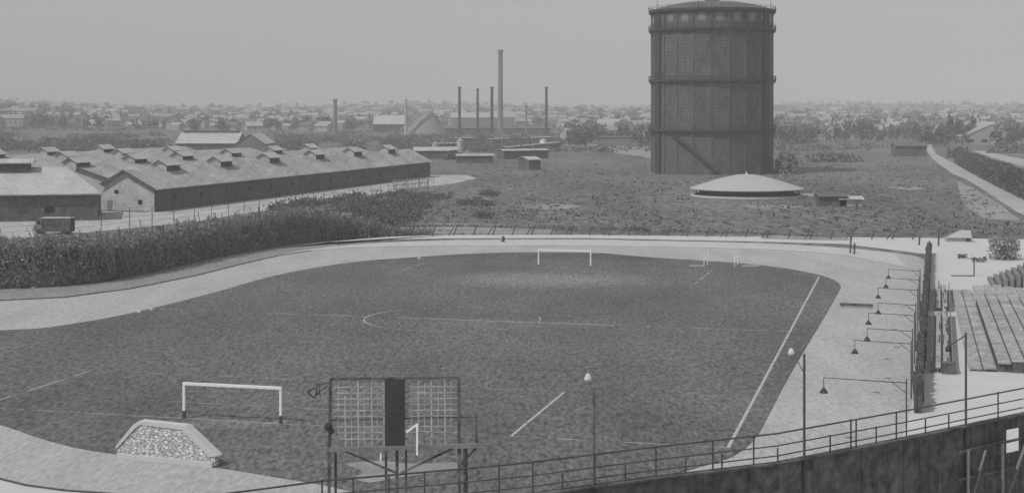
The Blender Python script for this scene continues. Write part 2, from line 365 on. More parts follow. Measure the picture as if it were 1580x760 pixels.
# ------------------------------------------------------------------ stone shelter by the near bend
a = P(180, 706); b_ = P(333, 721); ax = (b_ - a).normalized(); nrm = Vector((-ax.y, ax.x, 0)); wid = (b_ - a).length
so_ = thing('stone_shelter', 'low trapezoid rubble stone hut with whitewashed edges by the near bend', 'stone hut', (a.x, a.y, .02), math.atan2(ax.y, ax.x))
prof = [(0, 0), (0, .75), (1.35, 2.15), (1.75, 2.36), (5.0, 2.30), (wid, .70), (wid, 0)]
D = .5
def exprof(pr, y0, y1):
    m_ = MB(); k = len(pr)
    m_.quad(*[(x, y0, z) for x, z in pr][::-1]); m_.quad(*[(x, y1, z) for x, z in pr])
    for i in range(k):
        j = (i + 1) % k; m_.quad((pr[i][0], y0, pr[i][1]), (pr[j][0], y0, pr[j][1]), (pr[j][0], y1, pr[j][1]), (pr[i][0], y1, pr[i][1]))
    return m_
exprof([(x * .985 + .04, z * .97) for x, z in prof], 0, D).build('rubble_wall', M['rubble'], so_)
cp = MB(); top = prof[1:6]
cop = [(-.08, .70), (1.28, 2.2), (1.72, 2.45), (5.06, 2.40), (wid + .14, .72)]
inn = [(.06, .62), (1.45, 2.0), (1.80, 2.22), (4.80, 2.12), (wid - .42, .62)]
for i in range(4):
    (x0, z0), (x1, z1), (u1, w1), (u0, w0) = cop[i], cop[i+1], inn[i+1], inn[i]
    for yy in (-.07, D + .07):
        cp.quad((x0, yy, z0), (x1, yy, z1), (u1, yy, w1), (u0, yy, w0))
    cp.quad((x0, -.07, z0), (x0, D + .07, z0), (x1, D + .07, z1), (x1, -.07, z1))
    cp.quad((u0, -.07, w0), (u1, -.07, w1), (u1, D + .07, w1), (u0, D + .07, w0))
cp.build('coping', M['stone'], so_)
MB().box((wid * .5, -.12, 0), (wid * .96, .2, .32)).build('plinth', M['stone'], so_)

# ------------------------------------------------------------------ hedge on the bank (left)
base = [(-260, 452), (-120, 449), (0, 446), (80, 443), (160, 434), (240, 419), (300, 405), (350, 394), (430, 380), (480, 374), (530, 369), (600, 365), (670, 362)]
htop = [6.6, 6.4, 6.35, 6.2, 5.9, 5.5, 5.4, 5.3, 5.6, 5.3, 4.6, 1.6, .6]
def along(pts, hs, step):
    w_ = [P(*p) for p in pts]; o = []
    for i in range(len(w_) - 1):
        L_ = (w_[i+1] - w_[i]).length; n = max(1, int(L_ / step))
        for k in range(n): t = k / n; o.append((w_[i].lerp(w_[i+1], t), hs[i] * (1 - t) + hs[i+1] * t, (w_[i+1] - w_[i]).normalized()))
    return o
def hedge(name, pts, hs, wd, n_per_m, lsz, label, cat, m, core=True, stems=True):
    st = along(pts, hs, 1.0); rg = random.Random(3); lf = MB(); cr = MB(); sm_ = MB()
    for (p, h_, d) in st:
        nn = Vector((-d.y, d.x, 0))
        hh = h_ * (1 + .14 * noise.noise(p * .25) + .16 * noise.noise(p * .9))
        for k in range(int(n_per_m * max(.25, h_ / 5))):
            u_ = rg.random(); side = rg.uniform(-.15, 1); zz = hh * (rg.random() ** .8)
            bulge = .25 * noise.noise(Vector((p.x * .7, p.y * .7, zz)))
            q = p + d * rg.uniform(0, 1) + nn * (side * wd * (1 - .5 * zz / hh) + bulge); q.z = zz
            lf.leaf(q, lsz, rg)
        if core: cr.box((p.x + nn.x * wd * .5 + d.x*.5, p.y + nn.y * wd * .5 + d.y*.5, 0), (1.02, wd * .42, hh * .72), ax=d)
        for _k in range(4 if stems else 0):
            q = p + nn * wd * rg.choice((-.2, rg.uniform(-.2, .8))) + d * rg.random(); ln = rg.uniform(.2, 1.0); z0 = hh * rg.uniform(.05, .7); ez = (hh + ln * 1.1) if rg.random() < .45 else z0 + rg.uniform(.6, 1.6)
            k_ = (ez - z0) * .45; sm_.beam((q.x, q.y, z0), (q.x - d.x * k_, q.y - d.y * k_, ez), .08)
    o = thing(name, label, cat, (0, 0, 0))
    lf.build('foliage', m, o)
    if core: cr.build('inner_growth', m, o)
    if stems: sm_.build('twigs', M['twig'], o)
    return o
hedge('hedge', base, htop, 3.2, 230, .34, 'tall dark hedge of leaning bushes along the outside of the left straight', 'hedge', M['leaf'])
b2 = [(590, 350), (700, 350), (840, 353.5), (1000, 356), (1200, 363), (1300, 367)]
hedge('low_hedge', b2, [.5, .6, .8, .9, .5, .4], 1.3, 50, .35, 'low dark hedge behind the wire fence of the far bend', 'hedge', M['leaf'], stems=False)
b3 = [(1478, 249), (1484, 254), (1502, 265), (1524, 277), (1550, 290), (1570, 300), (1600, 314)]
hedge('roadside_hedge', b3, [3, 4, 4.5, 4.6, 5, 5, 5], 9, 420, .9, 'wide dark hedge along the right side of the pale road', 'hedge', M['leaf_mid'], stems=False)
b_ = MB(); rg = random.Random(41); n_ = 0
while n_ < 620:
    px = rg.uniform(425, 760); yp = rg.uniform(297, 352); q = P(px, yp)
    if yp < 322 - (px - 430) * .13 or yp > 352 - max(0, (px - 600)) * .1: continue
    if noise.noise(Vector((q.x / 9, q.y / 26, 2))) < -.05 + .25 * (px > 640): continue
    n_ += 1; r_ = rg.uniform(.5, 1.5); h_ = rg.uniform(.6, 2.2) * (1 if px < 600 else .6)
    for k in range(34): b_.leaf((q.x + rg.gauss(0, r_), q.y + rg.gauss(0, r_), rg.random() * h_), .5, rg)
tag(b_.build('thicket', M['leaf_mid']), 'rough dark thicket between the barrack road and the wire fence', 'thicket', kind='stuff')

# scrub over the waste ground
rg = random.Random(11); sc_ = MB()
for _ in range(3000):
    y = 1 / rg.uniform(1 / 640, 1 / 262); px = rg.uniform(430, 1600)
    x = (px - CX) / F * y; yp = HY + F * H / y
    if px < 720 and yp < 300: continue
    if yp > 345 and px < 1200 and rg.random() < .6: continue
    if yp > 362: continue
    if abs(x - 63) < 21 and abs(y - 381) < 22: continue
    if px > 1425 and abs(yp - (223 + (px - 1430) * .70)) < 20 : continue
    if noise.noise(Vector((x / 30, y / 60, 5))) < -.08 and rg.random() < .75: continue
    s_ = rg.uniform(.25, .9)
    for k in range(6): sc_.leaf((x + rg.gauss(0, s_), y + rg.gauss(0, s_), abs(rg.gauss(0, .25)) * s_ + .1), .3 + .3 * s_, rg)
tag(sc_.build('scrub_growth', M['scrub']), 'low dark weeds and scrub scattered over the waste ground', 'scrub', kind='stuff')

# ------------------------------------------------------------------ perimeter fences of the far side
def post_fence(name, pts, hs, step, label, lean=0., wires=(.5, .95), pw=.10, stay=False):
    o = thing(name, label, 'fence'); st = along(pts, hs, step); n = 0
    wr = MB(); prev = None
    for (p, h_, d) in st:
        m_ = MB().beam((p.x, p.y, 0), (p.x + d.x * lean * h_, p.y + d.y * lean * h_, h_), pw)
        if stay and n % 2 == 0: m_.beam((p.x - d.x * .9, p.y - d.y * .9, 0), (p.x, p.y, h_ * .8), pw * .8)
        if n < 100: m_.build('post', M['bark'], o)
        top_ = [Vector((p.x + d.x * lean * h_ * f_, p.y + d.y * lean * h_ * f_, h_ * f_)) for f_ in wires]
        if prev:
            for a_, c_ in zip(prev, top_): wr.beam(a_, c_, .03)
        prev = top_; n += 1
    wr.build('wire', M['iron_dark'], o)
    return o
post_fence('wire_fence', [(520, 369), (600, 365), (700, 363), (850, 362), (1000, 364), (1150, 366), (1250, 368.5), (1440, 370)], [2.0, 1.9, 1.8, 1.7, 1.6, 1.5, 1.5, 1.5], 3.2, 'wire fence on leaning posts round the far bend', lean=.35, stay=True, pw=.19)
post_fence('yard_fence', [(-60, 372), (110, 362), (200, 352), (300, 341), (400, 326), (450, 318), (560, 302), (680, 284)], [3.6, 3.6, 3.8, 3.4, 2.6, 2.4, 2.0, 1.8], 6.0, 'thin post and wire fence between the yard and the hedge', wires=(.3, .55, .8, .97), pw=.11)
# pale lattice panel by the far end of the barrack
a, b_ = P(607, 294), P(660, 289); d = (b_ - a).normalized(); o = thing('lattice_fence', 'pale lattice fence panel beside the far end of the long barrack', 'fence')
m_ = MB(); L_ = (b_ - a).length
for k in range(12):
    q = a + d * L_ * k / 11; m_.beam(q, q + Vector((0, 0, 2.6)), .16)
for zz in (.3, 1.4, 2.6): m_.beam(a + Vector((0, 0, zz)), b_ + Vector((0, 0, zz)), .18)
for k in range(0, 11, 2): m_.beam(a + d * L_ * k / 11 + Vector((0, 0, .3)), a + d * L_ * (k + 2) / 11 + Vector((0, 0, 2.6)), .13)
m_.build('lattice', M['roof_pale'], o); m2 = MB()
for k in (0, 4, 8, 11): q = a + d * L_ * k / 11 + Vector((.1, .3, 0)); m2.beam(q, q + Vector((0, 0, 2.9)), .25)
m2.build('back_posts', M['gable'], o)

# brushwood fence along the right straight
FA, FB = P(1416, 637), P(1434, 391); fd = (FB - FA).normalized(); fl = (FB - FA).length; fn = Vector((-fd.y, fd.x, 0))
o = thing('brushwood_fence', 'dark ragged brushwood fence along the outside of the right straight', 'fence')
m_ = MB(); rg = random.Random(5); t = 0
while t < fl:
    h_ = 1.65 + rg.gauss(0, .18) + (.4 if t < 25 else 0); wd = rg.uniform(.12, .35)
    q = FA + fd * t + fn * rg.gauss(0, .09); m_.beam((q.x, q.y, 0), (q.x + rg.gauss(0, .08), q.y + rg.gauss(0, .08), h_), wd, .14); t += wd * .55
m_.build('brushwood', M['dark_wood'], o)
for k in range(0, int(fl), 8): q = FA + fd * k + fn * .18; MB().beam((q.x, q.y, 0), (q.x, q.y, 1.85), .12).build('post', M['dark_wood'], o)

# lamp gallows over the right straight
def gallows(lx, ly, zl, label, hp=4.4, grp='lamp gallows over the right straight'):
    Lp = P(lx, ly, zl); t = (Lp - FA).dot(fd); base_ = FA + fd * t; base_ = base_ + fn * .55; base_.z = 0
    arm = Vector((base_.x, base_.y, 0)) - Vector((Lp.x, Lp.y, 0)); L_ = arm.length
    o = thing('gallows_lamp', label, 'lamp post', (base_.x, base_.y, .015), math.atan2(-arm.y, -arm.x), grp)
    MB().cyl((0, 0, 0), (0, 0, hp), .05, .04, 8).build('post', M['iron_dark'], o)
    MB().cyl((0, 0, hp - .25), (L_, 0, hp - .15), .03, .025, 8).beam((0, 0, hp - .9), (.9, 0, hp - .25), .04).build('arm', M['iron_dark'], o)
    MB().cyl((L_, 0, hp - .12), (L_, 0, zl), .025, .025, 6).build('stem', M['iron_dark'], o)
    MB().lathe((L_, 0, zl - .25), [(.05, .35), (.12, .28), (.30, .0), (.27, .0)], 14).build('lamp_shade', M['iron_dark'], o)
    return o
names = ['nearest hanging lamp over the right straight, on the longest looking arm', 'second hanging lamp from the near end of the brushwood fence', 'third hanging lamp from the near end of the brushwood fence',
         'fourth hanging lamp from the near end of the brushwood fence', 'fifth hanging lamp from the near end of the brushwood fence', 'sixth hanging lamp from the near end of the brushwood fence',
         'seventh hanging lamp from the near end of the brushwood fence', 'farthest hanging lamp over the right straight']
for (x, y), nm in zip([(1271, 600), (1319, 540), (1338, 521), (1340, 496), (1355, 480), (1355, 456), (1367, 440), (1371, 426)], names): gallows(x, y, 3.5, nm)
# plank lying on the track
p0, p1 = P(1296, 469, .3), P(1347, 471, .3)
o = thing('low_hurdle', 'dark low plank hurdle lying across the right straight', 'hurdle')
MB().beam(p0, p1, .22, .3).build('plank', M['dark_wood'], o)
for q in (p0.lerp(p1, .1), p0.lerp(p1, .9)): MB().beam((q.x, q.y, 0), (q.x, q.y, .28), .12).build('leg', M['dark_wood'], o)
# loose posts by the far bend
for x, y, h_, lb in ((1312, 390, 2.4, 'left of two dark posts standing on the far bend near the brushwood fence'), (1318, 392, 1.5, 'right of two dark posts standing on the far bend near the brushwood fence'),
                 (1418, 378, 1.2, 'short dark post just beyond the far end of the brushwood fence'), (776, 373, .8, 'dark stump at the outer edge of the far bend'), (1448, 379, 2.6, 'thin pale post on the sandy ground beyond the brushwood fence')):
    p = P(x, y); tag(MB().beam((p.x, p.y, 0), (p.x + .1, p.y, h_), .22 if h_ != .8 else .5).beam((p.x, p.y, h_), (p.x + .1, p.y, h_ + .12), .3).build('wooden_post', M['bark']), lb, 'post', 'posts by the far bend')
# gate frame on the sandy ground; dark beam modelled as the post's long shadow
p = P(1503, 426); o = thing('gate_frame', 'dark post with its long shadow built as a dark beam on the sandy ground', 'gate frame', (p.x, p.y, .01))
MB().beam((0, 0, 0), (0, 0, 2.5), .13).build('post', M['bark'], o); MB().beam((-3.0, 0, .07), (0, 0, .07), .13).build('shadow_beam', M['bark'], o); MB().beam((-.9, 0, 2.3), (.1, 0, 2.3), .08).build('arm', M['bark'], o)
for x0, y0, x1, y1, lb in ((1478, 396, 1492, 399, 'left clump of weeds on the sandy ground'), (1500, 400, 1522, 405, 'right clump of weeds on the sandy ground')):
    m_ = MB(); rg = random.Random(x0)
    for k in range(90): q = P(rg.uniform(x0, x1), rg.uniform(y0, y1)); q.z = abs(rg.gauss(0, .25)); m_.leaf(q, .3, rg)
    tag(m_.build('weed_clump', M['leaf_mid']), lb, 'weeds', 'weed clumps on the sandy ground', 'stuff')

# ------------------------------------------------------------------ bleachers on the right
O = P(1495, 572); bu = Vector((14.6, 56.9, 0)).normalized(); bv = Vector((bu.y, -bu.x, 0)); BL = 58
o = thing('bleacher', 'broad low terrace of long grey bench boards right of the brushwood fence', 'bleachers', (O.x, O.y, .012), math.atan2(bv.y, bv.x))
rt = [.22, .28, .80] + [.86 + .06 * k for k in range(10)]; wd = 1.15
steps = []
for k, z in enumerate(rt):
    x0 = k * wd
    y1 = BL - (0 if k < 5 else (k - 4) * 2.2)
    MB().box((x0 + wd / 2 - .03, y1 / 2, z - .12), (wd - .13, y1, .12)).build('bench_board', M['seat'], o)
fr = MB()
fr.box((wd, BL / 2, 0), (2 * wd - .2, BL - .4, .18))
fr.box((2 * wd + 5.5 * wd, BL / 2 - 6, 0), (11 * wd - .1, BL - 12.4, .64))
fr.build('dark_frame', M['dark_wood'], o)
MB().box((8 * wd, -.05, 0), (10 * wd, .12, .9)).build('end_boards', M['dark_wood'], o)
# row of benches / low enclosure next to the fence
A0 = P(1437, 575); B0 = P(1441, 447); d = (B0 - A0).normalized(); n = Vector((d.y, -d.x, 0)); L_ = (B0 - A0).length
for j, (t0, t1, lb) in enumerate(((.0, .60, 'nearer boarded bench enclosure between the brushwood fence and the bleachers'), (.66, 1.0, 'farther boarded bench enclosure between the brushwood fence and the bleachers'))):
    q = A0 + d * L_ * t0; ln = L_ * (t1 - t0)
    o = thing('bench_enclosure', lb, 'bench enclosure', (q.x, q.y, .012), math.atan2(n.y, n.x), 'boarded bench enclosures')
    MB().box((.08, ln / 2, 0), (.1, ln, .75)).build('front_boards', M['bark'], o)
    MB().box((1.75, ln / 2, 0), (.1, ln, 1.0)).build('back_boards', M['brace'], o)
    MB().box((.55, ln / 2, .40), (.42, ln - .3, .06)).build('seat', M['seat'], o); MB().box((1.25, ln / 2, .55), (.42, ln - .3, .06)).build('seat', M['seat'], o)
    m_ = MB(); rg = random.Random(j)
    for k in range(int(ln / 2.2)): m_.box((rg.uniform(.3, 1.5), 1 + k * 2.2, 0), (.12, .12, rg.uniform(.8, 1.3)))
    m_.build('posts', M['dark_wood'], o)
    if j == 0: MB().box((1.4, 0.2, 0), (1.1, 1.1, .9)).build('end_box', M['dark_wood'], o)
# raised terrace end (upper right)
a = P(1526, 440); o = thing('upper_terrace', 'steep ribbed terrace bank rising at the right edge above the bleachers', 'terrace', (a.x, a.y, .012), math.atan2(bv.y, bv.x))
tp = MB(); rb = MB(); N_ = 16
for k in range(N_):
    x0 = k * .75; z0 = .4 + k * .26; y0 = -2 ; y1 = 7 + k * .45
    tp.box((x0 + .37, (y0 + y1) / 2, 0), (.5, y1 - y0, z0)); rb.box((x0 + .75, (y0 + y1) / 2, 0), (.25, y1 - y0 - .4, z0 - .12))
tp.build('steps', M['brace'], o); rb.build('risers', M['dark_wood'], o)
# white-roofed hut and dark clipped bush
p = P(1480, 373); o = thing('hut', 'low white-roofed hut at the edge of the sandy ground', 'hut', (p.x, p.y, 0), R(-8))
MB().box((0, 1, 0), (4.0, 2, .7)).build('wall', M['gable'], o)
MB().slab((-2.3, -.3, .72), (2.0, -.3, .72), (2.0, 1.2, 1.85), (.4, 1.2, 1.85), .08).slab((2.0, 2.4, .72), (-2.3, 2.4, .72), (.4, 1.22, 1.84), (2.0, 1.22, 1.84), .08).build('roof', M['tank_roof'], o)
MB().box((1.4, -.03, .05), (.6, .1, .62)).build('door', M['dark_wood'], o)
def bush(name, px, py, wd, dp, h_, n, lsz, label, m, grp=None, cat='bush', box=False):
    c = P(px, py); rg = random.Random(int(px)); f_ = MB()
    for k in range(n):
        if box: q = Vector((rg.uniform(-1, 1), rg.uniform(-1, 1), rg.random()))
        else:
            while True:
                q = Vector((rg.uniform(-1, 1), rg.uniform(-1, 1), rg.uniform(-.2, 1)))
                if q.length < 1 + .25 * noise.noise(q * 2 + Vector((px, 0, 0))): break
            q.z = max(.02, (q.z + .1) / 1.1)
        f_.leaf((q.x * wd / 2, q.y * dp / 2, q.z * h_), lsz, rg)
    o = thing(name, label, cat, (c.x, c.y, 0), 0, grp); f_.build('foliage', m, o)
    MB().cyl((0, 0, 0), (0, 0, h_ * .6), .12 * h_ / 3, .05, 7).build('trunk', M['bark'], o)
    return o
bush('clipped_bush', 1549, 400, 3.9, 3.6, 3.3, 900, .38, 'square clipped dark bush on the sandy ground at the right edge', M['leaf'], box=True)
bush('dark_tree', 1213, 268, 8.5, 8, 8.2, 900, .9, 'round dark tree close to the right foot of the gasometer', M['leaf'], cat='tree')

# ------------------------------------------------------------------ barracks
AX = Vector((.285, .958, 0)).normalized(); AN = Vector((AX.y, -AX.x, 0))    # along, to the right
def barrack(c, length, wr, wl, hw, hr, label, vents, gable_m='gable', grp='long barracks of the camp', ovh=.7):
    "c: ridge foot at the near gable; local x to the right, y along"
    o = thing('barrack', label, 'barrack', (c.x, c.y, 0), math.atan2(AN.y, AN.x), grp)
    hl_ = hw + .6 if wl < wr * .9 else hw
    MB().quad((-wl, 0, 0), (wr, 0, 0), (wr, 0, hw), (0, 0, hr), (-wl, 0, hl_)).quad((-wl, .3, 0), (-wl, .3, hl_), (0, .3, hr), (wr, .3, hw), (wr, .3, 0)).build('gable_wall', M[gable_m], o)
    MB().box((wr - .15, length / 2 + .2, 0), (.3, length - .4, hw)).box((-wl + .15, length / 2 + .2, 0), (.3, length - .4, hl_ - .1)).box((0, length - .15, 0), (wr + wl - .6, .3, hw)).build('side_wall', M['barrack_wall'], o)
    sr = (hr - hw) / wr; sl_ = (hr - hl_) / wl
    rf = MB().slab((0, -ovh, hr + .15), (wr + ovh, -ovh, hw - sr * ovh + .15), (wr + ovh, length + ovh, hw - sr * ovh + .15), (0, length + ovh, hr + .15), .2)
    rf.slab((-wl - ovh, -ovh, hl_ - sl_ * ovh + .15), (-.001, -ovh, hr + .15), (-.001, length + ovh, hr + .15), (-wl - ovh, length + ovh, hl_ - sl_ * ovh + .15), .2)
    rfo = rf.build('roof', M['roof'], o)
    bb = MB().beam((0, -ovh - .06, hr), (wr + ovh, -ovh - .06, hw - sr * ovh), .1, .45).beam((0, -ovh - .06, hr), (-wl - ovh, -ovh - .06, hl_ - sl_ * ovh), .1, .45)
    bb.build('barge_board', M['dark_wood'], o)
    bt = MB(); y_ = 1.5
    while y_ < length - 1:
        bt.beam((.2, y_, hr + .17), (wr + ovh, y_, hw - sr * ovh + .17), .12, .07).beam((-.2, y_, hr + .17), (-wl - ovh, y_, hl_ - sl_ * ovh + .17), .12, .07); y_ += 2.4 + .5 * math.sin(y_ * 3)
    bt.build('batten', M['roof'], rfo)
    for s_, big in vents:
        k = 1.0 if big else .85
        v_ = MB(); w2, l2 = 1.7 * k, 2.9 * k; z0 = hr - 1.2; z1 = hr + .75 * k; z2 = hr + 1.75 * k
        v_.quad((-w2, s_ - l2, z0), (w2, s_ - l2, z0), (w2, s_ - l2, z1), (0, s_ - l2, z2), (-w2, s_ - l2, z1)).quad((-w2, s_ + l2, z0), (-w2, s_ + l2, z1), (0, s_ + l2, z2), (w2, s_ + l2, z1), (w2, s_ + l2, z0))
        v_.quad((-w2, s_ - l2, z1), (0, s_ - l2, z2), (0, s_ + l2, z2), (-w2, s_ + l2, z1)).quad((w2, s_ - l2, z1), (w2, s_ + l2, z1), (0, s_ + l2, z2), (0, s_ - l2, z2))
        vo = v_.build('ridge_vent', M['gable'], o)
        MB().quad((w2, s_ - l2, z0), (w2, s_ + l2, z0), (w2, s_ + l2, z1), (w2, s_ - l2, z1)).quad((-w2, s_ + l2, z0), (-w2, s_ - l2, z0), (-w2, s_ - l2, z1), (-w2, s_ + l2, z1)).build('louvre', M['dark_wood'], vo)
        e = .55
        MB().slab((0, s_ - l2 - e, z2 + .15), (w2 + e, s_ - l2 - e, z1 - .15), (w2 + e, s_ + l2 + e, z1 - .15), (0, s_ + l2 + e, z2 + .15), .12).slab((-w2 - e, s_ - l2 - e, z1 - .15), (-.001, s_ - l2 - e, z2 + .15), (-.001, s_ + l2 + e, z2 + .15), (-w2 - e, s_ + l2 + e, z1 - .15), .12).build('vent_roof', M['roof_pale'], vo)
    return o
R1 = P(183, 325); R1 = Vector((-81.5, 327.5, 0))
o1 = barrack(R1, 172, 6.9, 6.6, 5.0, 8.6, 'nearest long barrack with a pale gable and six roof vents', [(17.5, 1), (43, 1), (69.5, 1), (98, 1), (125, 1), (152, 1)])
for sx, zz, sy in ((3.6, 1.6, .9), (-2.0, 3.8, .7)): MB().box((sx, -.04, zz), (.9, .12, sy)).build('window', M['glass'], o1)
MB().box((-3.6, -.04, 0), (1.2, .12, 2.3)).build('door', M['brace'], o1)
MB().box((-.8, -.16, .0), (13.3, .1, .16)).build('sill_board', M['bark'], o1)
for k in range(14):
    MB().box((6.96, 9 + k * 12, 2.2), (.1, 1.3, 1.0)).build('window', M['glass'], o1)
o_ = barrack(R1 - AN * 27.9 + AX * 24, 170, 13, 10, 4.6, 8.6, 'second long barrack, just behind the nearest one', [(2, 1), (28, 1), (52, 1), (80, 1), (107, 1), (133, 1)])
o_ = barrack(R1 - AN * 56 + AX * 22, 150, 13, 10, 4.6, 8.6, 'third long barrack back, left of the second', [(0 + 8, 1), (44, 1), (72, 1), (100, 1)])
o_ = barrack(R1 - AN * 84 + AX * 60, 120, 13, 10, 4.6, 8.6, 'fourth long barrack back, near the left edge', [(14, 1), (40, 1), (70, 1)])
# front left barrack with a hipped end, eaves towards the camera
Cn = P(149, 339); Cn = Vector((-80.6, 302.5, 0))
o = thing('hipped_barrack', 'dark-walled barrack with a pale hipped roof at the left edge, behind the dark van', 'barrack', (Cn.x, Cn.y, 0), R(13), 'long barracks of the camp')
Lb, Db = 60, 21
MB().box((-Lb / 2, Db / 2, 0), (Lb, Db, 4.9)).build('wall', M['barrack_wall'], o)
e = .8; z0, z1 = 5.25, 10.0
A_, B_, C_, D_ = (-Lb, -e, z0), (e, -e, z0), (e, Db + e, z0), (-Lb, Db + e, z0); E_, F_ = (-Lb, Db / 2 + 1.5, z1), (-6.5, Db / 2 + 1.5, z1)
MB().quad(A_, B_, F_, E_).quad(B_, C_, F_).quad(C_, D_, E_, F_).quad(*[(x, y, z - .25) for x, y, z in (D_, C_, B_, A_)]).quad(*[A_, (A_[0], A_[1], z0 - .25), (e, -e, z0 - .25), B_]).quad(B_, (e, -e, z0 - .25), (e, Db + e, z0 - .25), C_).build('roof', M['roof_pale'], o)
for vx in (-16.5, -42):
    v_ = MB().box((vx, Db / 2 + .3, z1 - 2.2), (6.5, 3.6, 3.2)).build('ridge_vent', M['dark_wood'], o)
    MB().slab((vx - 4, -2.3 + Db / 2 + .3, z1 + .95), (vx + 4, -2.3 + Db / 2 + .3, z1 + .95), (vx + 4, Db / 2 + .3, z1 + 1.7), (vx - 4, Db / 2 + .3, z1 + 1.7), .15).slab((vx - 4, Db / 2 + .31, z1 + 1.7), (vx + 4, Db / 2 + .31, z1 + 1.7), (vx + 4, 2.9 + Db / 2, z1 + .95), (vx - 4, 2.9 + Db / 2, z1 + .95), .15).build('vent_roof', M['roof_pale'], v_)
for k in (1, 2, 4): MB().box((-4 - k * 5, -.03, 1.6), (1.8, .1, 1.2)).build('window', M['glass' if k % 2 else 'bark'], o)

# dark van in the yard
p = P(84, 361); o = thing('van', 'dark boxy old van with a pale roof parked in the yard by the hipped barrack', 'van', (p.x, p.y + .5, .02), R(-4))
MB().box((.5, 0, .4), (5.2, 2.2, 2.3)).build('body', M['dark_wood'], o)
cb = MB(); pr = [(-2.1, .65), (-3.4, .65), (-3.5, 1.5), (-2.9, 1.65), (-2.6, 2.5), (-2.1, 2.6)]
cb.quad(*[(x, -1.02, z) for x, z in pr]); cb.quad(*[(x, 1.02, z) for x, z in pr][::-1])
for i in range(6):
    j = (i + 1) % 6; cb.quad((pr[i][0], -1.02, pr[i][1]), (pr[i][0], 1.02, pr[i][1]), (pr[j][0], 1.02, pr[j][1]), (pr[j][0], -1.02, pr[j][1]))
cb.build('cab', M['brace'], o)
MB().box((.5, 0, 2.7), (5.35, 2.35, .14)).build('roof', M['roof_pale'], o)
MB().box((-2.6, -1.03, 1.7), (.6, .05, .6)).build('window', M['glass'], o)
for sx in (-2.5, 2.0):
    for sy in (-1.0, 1.0): MB().cyl((sx, sy - .12, .45), (sx, sy + .12, .45), .45, .45, 14).build('wheel', M['iron_dark'], o)

# ------------------------------------------------------------------ gasometer
gy = 522.; gx = (1098.5 - CX) / F * gy; gr = 93.5 / F * gy * .995; gz = lambda yp: H - (yp - HY) / F * (gy - gr * .9)
K = 22
o = thing('gasometer', 'huge dark cylindrical gasometer ringed by galleries and topped with a low dome', 'gas holder', (gx, gy, 0))
zt = 22 + (HY - 16) / F * (gy - gr * .2)
sh = MB(); sh.lathe((0, 0, 0), [(gr, 0), (gr, zt)], K); sh.build('shell', M['iron'], o)
MB().lathe((0, 0, zt + .01), [(gr * 1.0, 0), (gr * .9, .9), (gr * .7, 1.9), (gr * .45, 2.8), (gr * .2, 3.2), (.01, 3.3)], 48).build('dome', M['iron'], o, smooth=True)
MB().lathe((0, 0, zt + 3.2), [(2.4, 0), (2.4, .9), (.01, 1.3)], 16).build('vent_cap', M['iron_dark'], o)
zs = [gz(201), gz(123), gz(43)]
for z in zs + [zt - .3]:
    gl = MB().lathe((0, 0, z), [(gr + .02, -.55), (gr + 1.0, -.5), (gr + 1.0, .35), (gr + .02, .35)], 44)
    g_ = gl.build('gallery', M['iron_dark'], o); rl = MB()
    for k in range(44):
        t, t2 = 2 * math.pi * k / 44, 2 * math.pi * (k + 1) / 44; q = Vector((math.cos(t) * (gr + .95), math.sin(t) * (gr + .95), z + .35)); q2 = Vector((math.cos(t2) * (gr + .95), math.sin(t2) * (gr + .95), z + .35))
        rl.beam(q, q + Vector((0, 0, 1.1)), .12)
        for hh in (.55, 1.1): rl.beam(q + Vector((0, 0, hh)), q2 + Vector((0, 0, hh)), .09)
        # brackets below
        rl.beam((math.cos(t) * gr, math.sin(t) * gr, z - 1.4), q - Vector((0, 0, .7)), .14)
    rl.build('railing', M['iron_dark'], g_)
for k in range(K):
    t = 2 * math.pi * k / K; c_ = (math.cos(t) * (gr + .1), math.sin(t) * (gr + .1)); MB().box((c_[0], c_[1], 0), (.3, .4, zt - .9), t).build('stanchion', M['iron'], o)
for t in (R(-90 - 68), R(-90 + 53), R(-90 + 172)): MB().box((math.cos(t) * (gr - .1), math.sin(t) * (gr - .1), 0), (1.0, 3.4, zt - 1), t).build('pilaster', M['iron_dark'], o)
sm_ = MB(); hz = 0.9
while hz < zt - 1:      # riveted plate seams
    if all(abs(hz - z) > .9 for z in zs): sm_.lathe((0, 0, hz), [(gr - .02, -.05), (gr + .07, -.05), (gr + .07, .05), (gr - .02, .05)], K)
    hz += 1.15
sm_.build('plate_seams', M['iron_dark'], o)
zb = (zs[2] + zt) / 2 + .4; 
for k in range(K):
    t = 2 * math.pi * (k + .5) / K; q = ((gr * math.cos(math.pi / K) + .04) * math.cos(t), (gr * math.cos(math.pi / K) + .04) * math.sin(t))
    MB().box((q[0], q[1], zb - 1.4), (.12, 2.4, 2.6), t).build('top_panel', M['house_grey'], o)
for t in (R(200), R(250), R(335)): MB().cyl((gr * math.cos(t), gr * math.sin(t), zt), (gr * math.cos(t), gr * math.sin(t), zt + 3.4), .12, .06, 6).build('rod', M['iron_dark'], o)
# stair running down the front
def on_cyl(px, yp, rr=.9):
    sx = (px - 1098.5) / 93.5; t = math.asin(sx); return Vector(((gr + rr) * math.sin(t), -(gr + rr) * math.cos(t), H - (yp - HY) / F * (gy - gr * math.cos(t))))
pts_ = [on_cyl(1030 + (1101 - 1030) * i / 12, 204 + (272 - 204) * i / 12) for i in range(13)]
st_ = MB()
for i in range(12): st_.beam(pts_[i], pts_[i+1], .7, .5); st_.beam(pts_[i] + Vector((0, 0, 1.1)), pts_[i+1] + Vector((0, 0, 1.1)), .1); st_.beam(pts_[i], pts_[i] + Vector((0, 0, 1.1)), .1)
st_.build('stair', M['iron_dark'], o)

